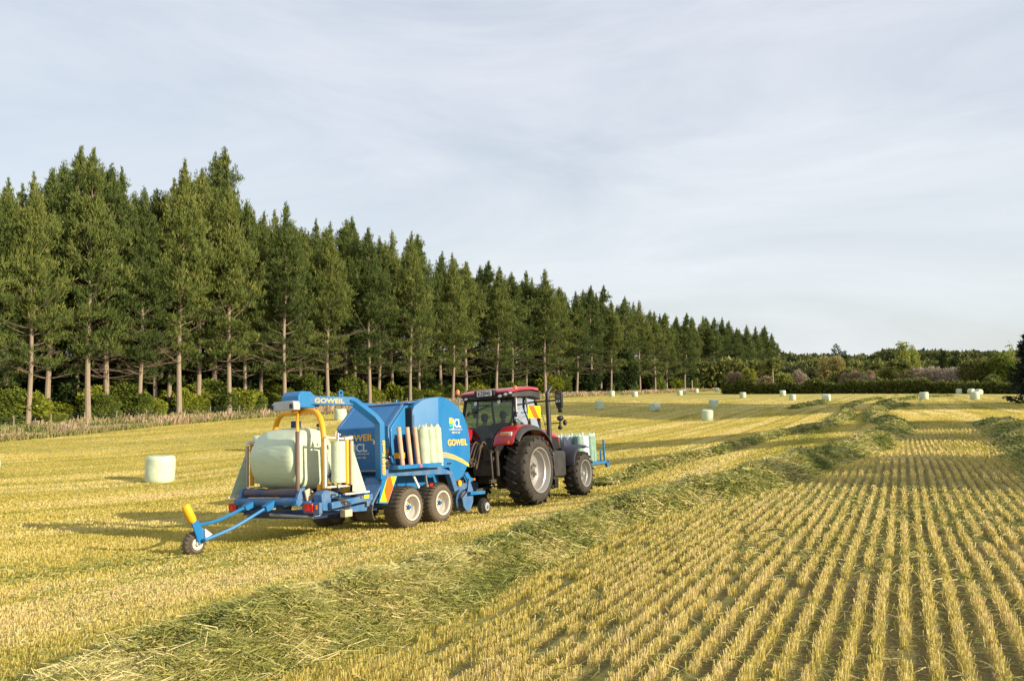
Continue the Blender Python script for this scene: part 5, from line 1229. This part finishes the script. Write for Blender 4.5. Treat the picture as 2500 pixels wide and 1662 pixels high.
    # marker sign on the side
    sg = MB().box(-.52, .20, 1.28, 1.295, 2.33, 2.66).build('marker_sign', SIGNY, t); MB().prism([(-.49, 2.662), (-.18, 2.662), (.10, 2.328), (-.20, 2.328)], 1.296, 1.30).build('stripe', SIGNO, sg)
    MB().bar(V(-.1, .85, 2.5), V(-.1, 1.28, 2.5), .025).build('sign_bracket', BLACK, t)
    sg = MB().box(-.52, .20, -1.295, -1.28, 2.33, 2.66).build('marker_sign', SIGNY, t); MB().bar(V(-.1, -.85, 2.5), V(-.1, -1.28, 2.5), .025).build('sign_bracket', BLACK, t)
    # mirrors
    for sd in (1, -1):
        MB().bar(V(.95, .76*sd, 2.83), V(1.15, 1.42*sd, 2.84), .05, .05).build('mirror_arm', BLACK, t)
        mr_ = MB().prismF([(1.30*sd, 3.10), (1.50*sd, 3.12), (1.54*sd, 3.0), (1.52*sd, 2.62), (1.36*sd, 2.60), (1.31*sd, 2.75)], 1.10, 1.20).build('mirror', BLACK, t, bevel=.02)
        MB().box(1.085, 1.098, 1.345*sd, 1.49*sd, 2.78, 3.07).build('mirror_glass', mat('mirror_glass', (.35, .45, .40), .05, .9), mr_)
        MB().box(1.12, 1.18, 1.38*sd, 1.50*sd, 2.48, 2.6).build('mirror_foot', BLACK, mr_, bevel=.01)
    # exhaust
    MB().tube(curve([V(1.62, .82, 1.25), V(1.62, .82, 2.2), V(1.61, .82, 3.0), V(1.64, .83, 3.12), V(1.76, .86, 3.25), V(1.80, .87, 3.28)], 5), .058, 14).build('exhaust_pipe', mat('exhaust_metal', (.05, .045, .045), .4, .5, vary=.3), t)
    MB().tube([V(1.62, .82, 1.5), V(1.62, .82, 2.95)], .072, 14).build('exhaust_shield', DKGREY, t)
    # bonnet
    def hood(pr, name, m, bev=.03):
        vs = []
        for f, w_, u0, u1 in pr:
            for r_, u in ((-w_, u0), (-w_, u1-.16), (-w_*.72, u1-.02), (0, u1), (w_*.72, u1-.02), (w_, u1-.16), (w_, u0)): vs.append(V(f, r_, u))
        n = len(pr); k = 7; fs = [(i*k+j, i*k+(j+1) % k, (i+1)*k+(j+1) % k, (i+1)*k+j) for i in range(n-1) for j in range(k)]+[tuple(range(k)), tuple(range((n-1)*k, n*k))[::-1]]
        return MB().add(vs, fs).build(name, m, t, bevel=bev, ang=40)
    hood([(1.15, .46, 1.15, 2.12), (2.0, .46, 1.2, 2.10), (2.75, .44, 1.25, 2.02), (3.10, .42, 1.3, 1.93)], 'bonnet', RED)
    hood([(3.10, .425, 1.15, 1.93), (3.35, .40, 1.1, 1.75), (3.50, .34, 1.1, 1.45)], 'grille', BLACK)
    MB().prism([(2.0, 1.3), (2.0, 1.85), (2.9, 1.80), (3.0, 1.4)], .462, .47).build('bonnet_vent', BLACK, t)
    MB().box(1.9, 2.1, -.05, .05, 2.13, 2.30).build('precleaner_stalk', BLACK, t)
    # front mudguards
    for sd in (1, -1):
        vs, fs = [], []; pr = [(2.38, .90), (2.42, 1.15), (2.55, 1.36), (2.78, 1.50), (3.1, 1.545), (3.42, 1.52), (3.70, 1.44)]
        for f, u in pr:
            for r_, dz in ((.66, -.0), (.70, .02), (1.16, .02), (1.22, -.05)): vs.append(V(f, r_*sd, u+dz))
        for i in range(len(pr)-1):
            for j in range(3): fs.append((i*4+j, i*4+j+1, (i+1)*4+j+1, (i+1)*4+j))
        o = MB().add(vs, fs).build('front_mudguard', mat('mudguard_plastic', (.022, .022, .035), .55, dirt=(.06, .06, .08), dirtamt=.5), t, ang=60); s = o.modifiers.new('thick', 'SOLIDIFY'); s.thickness = .02
        sub = o.modifiers.new('sub', 'SUBSURF'); sub.levels = sub.render_levels = 2
        MB().bar(V(3.2, .55*sd, 1.15), V(3.2, .8*sd, 1.5), .04).build('mudguard_stay', BLACK, t)
        # tank and steps
        tk = MB().prism([(1.42, .72), (1.40, 1.36), (1.50, 1.42), (2.18, 1.38), (2.24, 1.30), (2.22, .70), (2.1, .64), (1.52, .66)], .62*sd, 1.02*sd).build('fuel_tank', DKGREY, t, bevel=.04)
        st_ = MB()
        for u in (.42, .66, .92): st_.box(1.15, 1.40, .70*sd, 1.05*sd, u, u+.03)
        st_.bar(V(1.42, 1.02*sd, .38), V(1.42, 1.0*sd, 1.3), .03); st_.bar(V(1.13, 1.02*sd, .38), V(1.13, 1.0*sd, 1.3), .03); st_.build('steps', BLACK, t)
        MB().box(1.5, 1.75, .7*sd, .98*sd, .34, .62).build('battery_box', BLACK, t, bevel=.02)
    # small lamps/cylinder on a stalk ahead of the exhaust
    ls = MB().tube([V(2.05, .45, 2.2), V(2.1, .95, 2.22)], .018, 6); ls.ball(V(2.2, .92, 2.36), .11, 1.2, .9, .75); ls.ball(V(2.3, 1.02, 2.22), .075, .8, .8, 1.2); ls.ball(V(2.2, .9, 2.08), .075, 1, 1, .9); ls.tube([V(2.2, .92, 2.35), V(2.2, .9, 2.08)], .03, 6)
    ls.build('lamp_cluster', BLACK, t)
    MB().tube(curve([V(.30, 1.2, 2.62), V(.75, 1.1, 2.3), V(1.2, 1.0, 1.6)], 6), .008, 5).build('cable', BLACK, t)
    # inside
    st = MB().prism([(-.15, 1.55), (.35, 1.55), (.35, 1.68), (-.02, 1.68), (-.22, 2.25), (-.34, 2.22)], -.02, .48).build('driver_seat', BLACK, t, bevel=.03)
    MB().prism([(-.05, 1.55), (.25, 1.55), (.25, 1.66), (.0, 1.66), (-.1, 1.95), (-.18, 1.93)], -.58, -.18).build('passenger_seat', BLACK, t, bevel=.03)
    MB().box(-.05, .3, .05, .42, 1.3, 1.55).build('seat_base', BLACK, t)
    MB().lathe([(.19, -.012), (.205, 0), (.19, .012), (.178, 0)], (0, 0, 0), 'U', 24, closed=True).build('steering_wheel', BLACK, t).matrix_local = Matrix.Translation(V(.78, .24, 2.02)) @ Matrix.Rotation(-.45, 4, 'Y')
    MB().tube([V(.78, .24, 2.02), V(.98, .24, 1.5)], .04, 8).build('steering_column', BLACK, t); MB().prism([(.85, 1.3), (1.05, 1.3), (1.05, 1.95), (.9, 1.98)], -.02, .5).build('dashboard', BLACK, t, bevel=.02)
    MB().box(.1, .5, .52, .70, 1.6, 1.95).build('armrest_console', BLACK, t, bevel=.03)
    MB().box(.55, .58, .45, .62, 2.1, 2.3).build('monitor', DKGREY, t)
    # front linkage rack
    rk = empty('front_rack'); rk.parent = t
    fr = MB(); 
    for r_ in (-.95, .95): fr.box(3.95, 5.68, r_-.04, r_+.04, .88, .96); fr.bar(V(5.35, r_, .9), V(5.35, r_, 1.66), .055); fr.bar(V(5.05, r_, .9), V(5.05, r_, 1.34), .05)
    for f_ in (4.0, 4.6, 5.2, 5.62): fr.box(f_, f_+.06, -.95, .95, .885, .945)
    fr.prism([(5.42, .96), (5.50, .74), (5.58, .74), (5.66, .96)], .91, .99); fr.prism([(5.42, .96), (5.50, .74), (5.58, .74), (5.66, .96)], -.99, -.91)
    fr.build('rack_frame', BLUE, rk, bevel=.004)
    MB().box(3.55, 4.0, -.4, .4, .75, .95).build('linkage', BLUE, rk); MB().box(3.80, 3.9, .3, .95, 1.42, 1.52).build('rack_bracket', BLUE, rk)
    MB().box(3.4, 3.8, -.3, .3, .6, 1.0).build('ballast_mount', GRIME, t)
    return t
TRA = tractor()
k = 0
for F in (4.18, 4.46, 4.74, 5.02, 5.28):
    for R in (-.55, -.18, .20, .58):
        lil = (R < 0) or F < 4.6
        sleeve('film_roll', F, R+.02*math.sin(F*9), .13, SLEEVE if (k % 3 and F < 5) else FILMD, MTRA, 'front rack film roll, %s from the bonnet in the %s row from the camera' % (['first', 'second', 'third', 'fourth', 'fifth'][int(round((F-4.18)/.275))], {-.55: 'fourth', -.18: 'third', .20: 'second', .58: 'nearest'}[R]), 'film roll', h=.84, base=.955, tiltF=-.02, group='film rolls stacked in the front rack of the tractor'); k += 1

# ------------------------------------------------------------------ the two people in the cab
def skin_obj(name, pts, edges, m, parent, lv=1, root=0):
    me = bpy.data.meshes.new(name); me.from_pydata([p[:3] for p in pts], edges, []); me.materials.append(m)
    o = bpy.data.objects.new(name, me); link(o, parent); o.modifiers.new('skin', 'SKIN').use_smooth_shade = True
    for i, p in enumerate(pts): me.skin_vertices[0].data[i].radius = (p[3], p[4] if len(p) > 4 else p[3]); me.skin_vertices[0].data[i].use_root = (i == root)
    s = o.modifiers.new('sub', 'SUBSURF'); s.levels = s.render_levels = lv; return o
def person(F, R, seat, label, shirt, reach, turn=0, sc_=1.0):
    """seated: x forward, y left; origin on the seat"""
    e = empty('person'); e.matrix_world = MTRA @ Matrix.Translation(V(F, R, seat)) @ Matrix.Rotation(turn, 4, 'Z') @ Matrix.Diagonal((sc_, sc_, sc_, 1)); tag(e, label, 'person')
    pts = [(0, 0, .08, .13, .16), (-.02, 0, .28, .11, .15), (-.02, 0, .46, .11, .17), (0, 0, .56, .06, .08), (.02, 0, .62, .052), (.045, 0, .70, .078, .070), (.04, 0, .78, .085, .075), (.03, 0, .84, .06, .06)]; ed = [(i, i+1) for i in range(7)]
    hands = []
    for s in (1, -1):
        n = len(pts); hx = reach if s < 0 else reach*.9
        pts += [(-.02, .19*s, .50, .055), (.10, .25*s, .28, .043), (hx*.75, .20*s, .26+.10*(reach > .4), .036), (hx, .15*s, .30+.12*(reach > .4), .03, .02), (hx+.07, .14*s, .31+.12*(reach > .4), .038, .016)]
        ed += [(2, n), (n, n+1), (n+1, n+2), (n+2, n+3), (n+3, n+4)]; hands.append((n+4, s))
        n = len(pts); pts += [(.10, .11*s, .07, .085), (.46, .13*s, .10, .062), (.48, .13*s, -.28, .045), (.50, .13*s, -.34, .04), (.62, .14*s, -.36, .035)]; ed += [(0, n), (n, n+1), (n+1, n+2), (n+2, n+3), (n+3, n+4)]
    for hi, s in hands:
        hx, hy, hz = pts[hi][:3]
        for q, (dy, l) in enumerate(((-.028, .075), (-.01, .085), (.009, .08), (.026, .062))):
            n = len(pts); pts += [(hx+.03, hy+dy, hz, .009), (hx+.03+l*.5, hy+dy*1.15, hz-.006, .0085), (hx+.03+l*.75, hy+dy*1.2, hz-.03, .0075)]; ed += [(hi, n), (n, n+1), (n+1, n+2)]
        n = len(pts); pts += [(hx-.01, hy-.035*s, hz-.005, .011), (hx+.025, hy-.055*s, hz-.02, .009)]; ed += [(hi, n), (n, n+1)]
    # nose
    n = len(pts); pts += [(.125, 0, .735, .014)]; ed += [(5, n)]
    skin_obj('body', pts, ed, SKIN, e, 1)
    sh = [(0, 0, .06, .15, .18), (-.02, 0, .28, .13, .17), (-.02, 0, .46, .125, .185), (-.005, 0, .545, .075, .10)]; se = [(0, 1), (1, 2), (2, 3)]
    for s in (1, -1): n = len(sh); sh += [(-.02, .20*s, .50, .07), (.07, .245*s, .34, .062)]; se += [(2, n), (n, n+1)]
    skin_obj('shirt', sh, se, shirt, e, 1)
    tr_ = [(0, 0, .06, .15, .175)]; te = []
    for s in (1, -1): n = len(tr_); tr_ += [(.10, .11*s, .07, .095), (.46, .13*s, .10, .075), (.48, .13*s, -.26, .06)]; te += [(0, n), (n, n+1), (n+1, n+2)]
    skin_obj('trousers', tr_, te, TROU, e, 1)
    c = MB(); c.lathe([(.098, 0), (.10, .03), (.092, .075), (.06, .105), (.001, .115)], (.03, 0, .775), 'U', 18); c.prism([(.10, .775), (.235, .762), (.235, .772), (.10, .795)], -.07, .07); c.build('cap', CAPM, e, bevel=.004)
    h = MB().lathe([(.088, -.02), (.094, .05), (.09, .09)], (.018, 0, .70), 'U', 16); h.build('hair', HAIR, e)
    er = MB(); er.ball(Vector((.03, .085, .73)), .022, .6, .4, 1, 8); er.ball(Vector((.03, -.085, .73)), .022, .6, .4, 1, 8); er.build('ears', SKIN, e)
person(.0, .20, 1.70, 'driver in a dark shirt and cap with both hands forward to the steering wheel', CLOTHK, .62)
person(-.05, -.38, 1.66, 'passenger in a green shirt and dark cap seated left of the driver', CLOTHG, .38, turn=-.15)

# ------------------------------------------------------------------ wrapped bales on the field
b0 = bale_mesh(.63, 1.22, 1, 'U', 'wrapped_bale'); b1 = bale_mesh(.64, 1.18, 2, 'U', 'wrapped_bale'); b2 = bale_mesh(.62, 1.25, 3, 'R', 'wrapped_bale')
BALES = [  # centre column, bottom row, width in photo pixels, kind, turn, label
 (378, 1180, 68, 0, 0, 'standing pale bale alone on the left of the field, nearest upright one'), (-50, 1164, 46, 2, .5, 'pale bale cut off by the left edge of the picture'),
 (829, 1027, 29, 0, 1, 'standing bale half hidden behind the wrapper gooseneck'), (854, 1004, 25, 1, 2, 'farther bale seen just under the gooseneck beam'),
 (632, 1104, 42, 1, .3, 'bale peeping out left of the one being wrapped'),
 (1494.4, 968.3, 14, 0, .2, 'far standing bale against the verge, just right of the exhaust and mirror'), (1551, 969.5, 14, 1, .7, 'second far bale against the verge right of the tractor'),
 (1661, 966, 13, 0, .4, 'far bale at the verge, front one of an overlapping pair'), (1670, 963.2, 12.4, 1, .9, 'far bale partly hidden behind its neighbour at the verge'), (1701, 959.2, 10.4, 0, 1.4, 'small far bale just before the end of the pines'),
 (1751.5, 957.6, 10.2, 1, 1.2, 'tiny shaded bale under the last pines at the left end of the hedge'),
 (1465, 1000.3, 22, 0, 1.9, 'bale standing in the shadow band beyond the front of the tractor'), (1600.7, 1005.4, 22, 2, -.75, 'bale lying on its side in the shadow band'), (1744.6, 996, 22, 1, .6, 'bale standing at the upper edge of the shadow band behind the bright one'),
 (1729.6, 1028, 28, 0, 2.2, 'bright standing bale nearest beyond the tractor, below the shadow band'), (1815.6, 972, 14.8, 1, .3, 'far bale below the left part of the hedge'), (1913.2, 967, 14, 0, .5, 'far bale left of the lying one, closer to the hedge'),
 (1937.4, 977.7, 15.5, 1, .8, 'far bale between the hedge bale and the lying bale'), (2020.4, 980, 18, 2, .9, 'bale lying on its side below the golden tree'), (2260.5, 976.7, 20, 0, .1, 'standing bale alone right of centre below the wide bare thicket'),
 (2344.6, 962, 14, 1, .4, 'small standing bale close to the hedge at the right'), (2374.8, 963, 14, 2, .2, 'lying bale behind the right-hand group, left one'), (2393, 965, 15, 2, .1, 'lying bale behind the right-hand group, right one'), (2385, 975.7, 20, 0, .6, 'standing bale in front of the two lying ones at the right')]
usedb = [0, 0, 0]
for i, (px, yb, wpx, kd, turn, lab) in enumerate(BALES):
    p = gpx(px, yb-1)
    p0 = (b0, b1, b2)[kd]
    if usedb[kd]: o = p0.copy(); sc.collection.objects.link(o)
    else: o = p0; usedb[kd] = 1
    s = wpx/FPX*p.y/1.27; s = min(max(s, .86), 1.14)
    dx = (gz(p.x+.5, p.y)-gz(p.x-.5, p.y)); dy = (gz(p.x, p.y+.5)-gz(p.x, p.y-.5))
    o.location = (p.x, p.y+.5, gz(p.x, p.y+.5)+(.60*s if kd == 2 else -.02)); o.rotation_euler = (math.atan(dy)*.8, -math.atan(dx)*.8, turn); o.scale = (s, s, s)
    tag(o, lab, 'bale', 'wrapped bales on the field')
    if s in (.86, 1.14): print('bale clamp', px, yb, wpx, round(p.y), round(wpx/FPX*p.y/1.27, 2))
for q in list(bpy.data.objects):
    if q.parent is None and q.type in ('MESH', 'EMPTY') and 'label' not in q and 'kind' not in q: print('UNTAGGED', q.name)
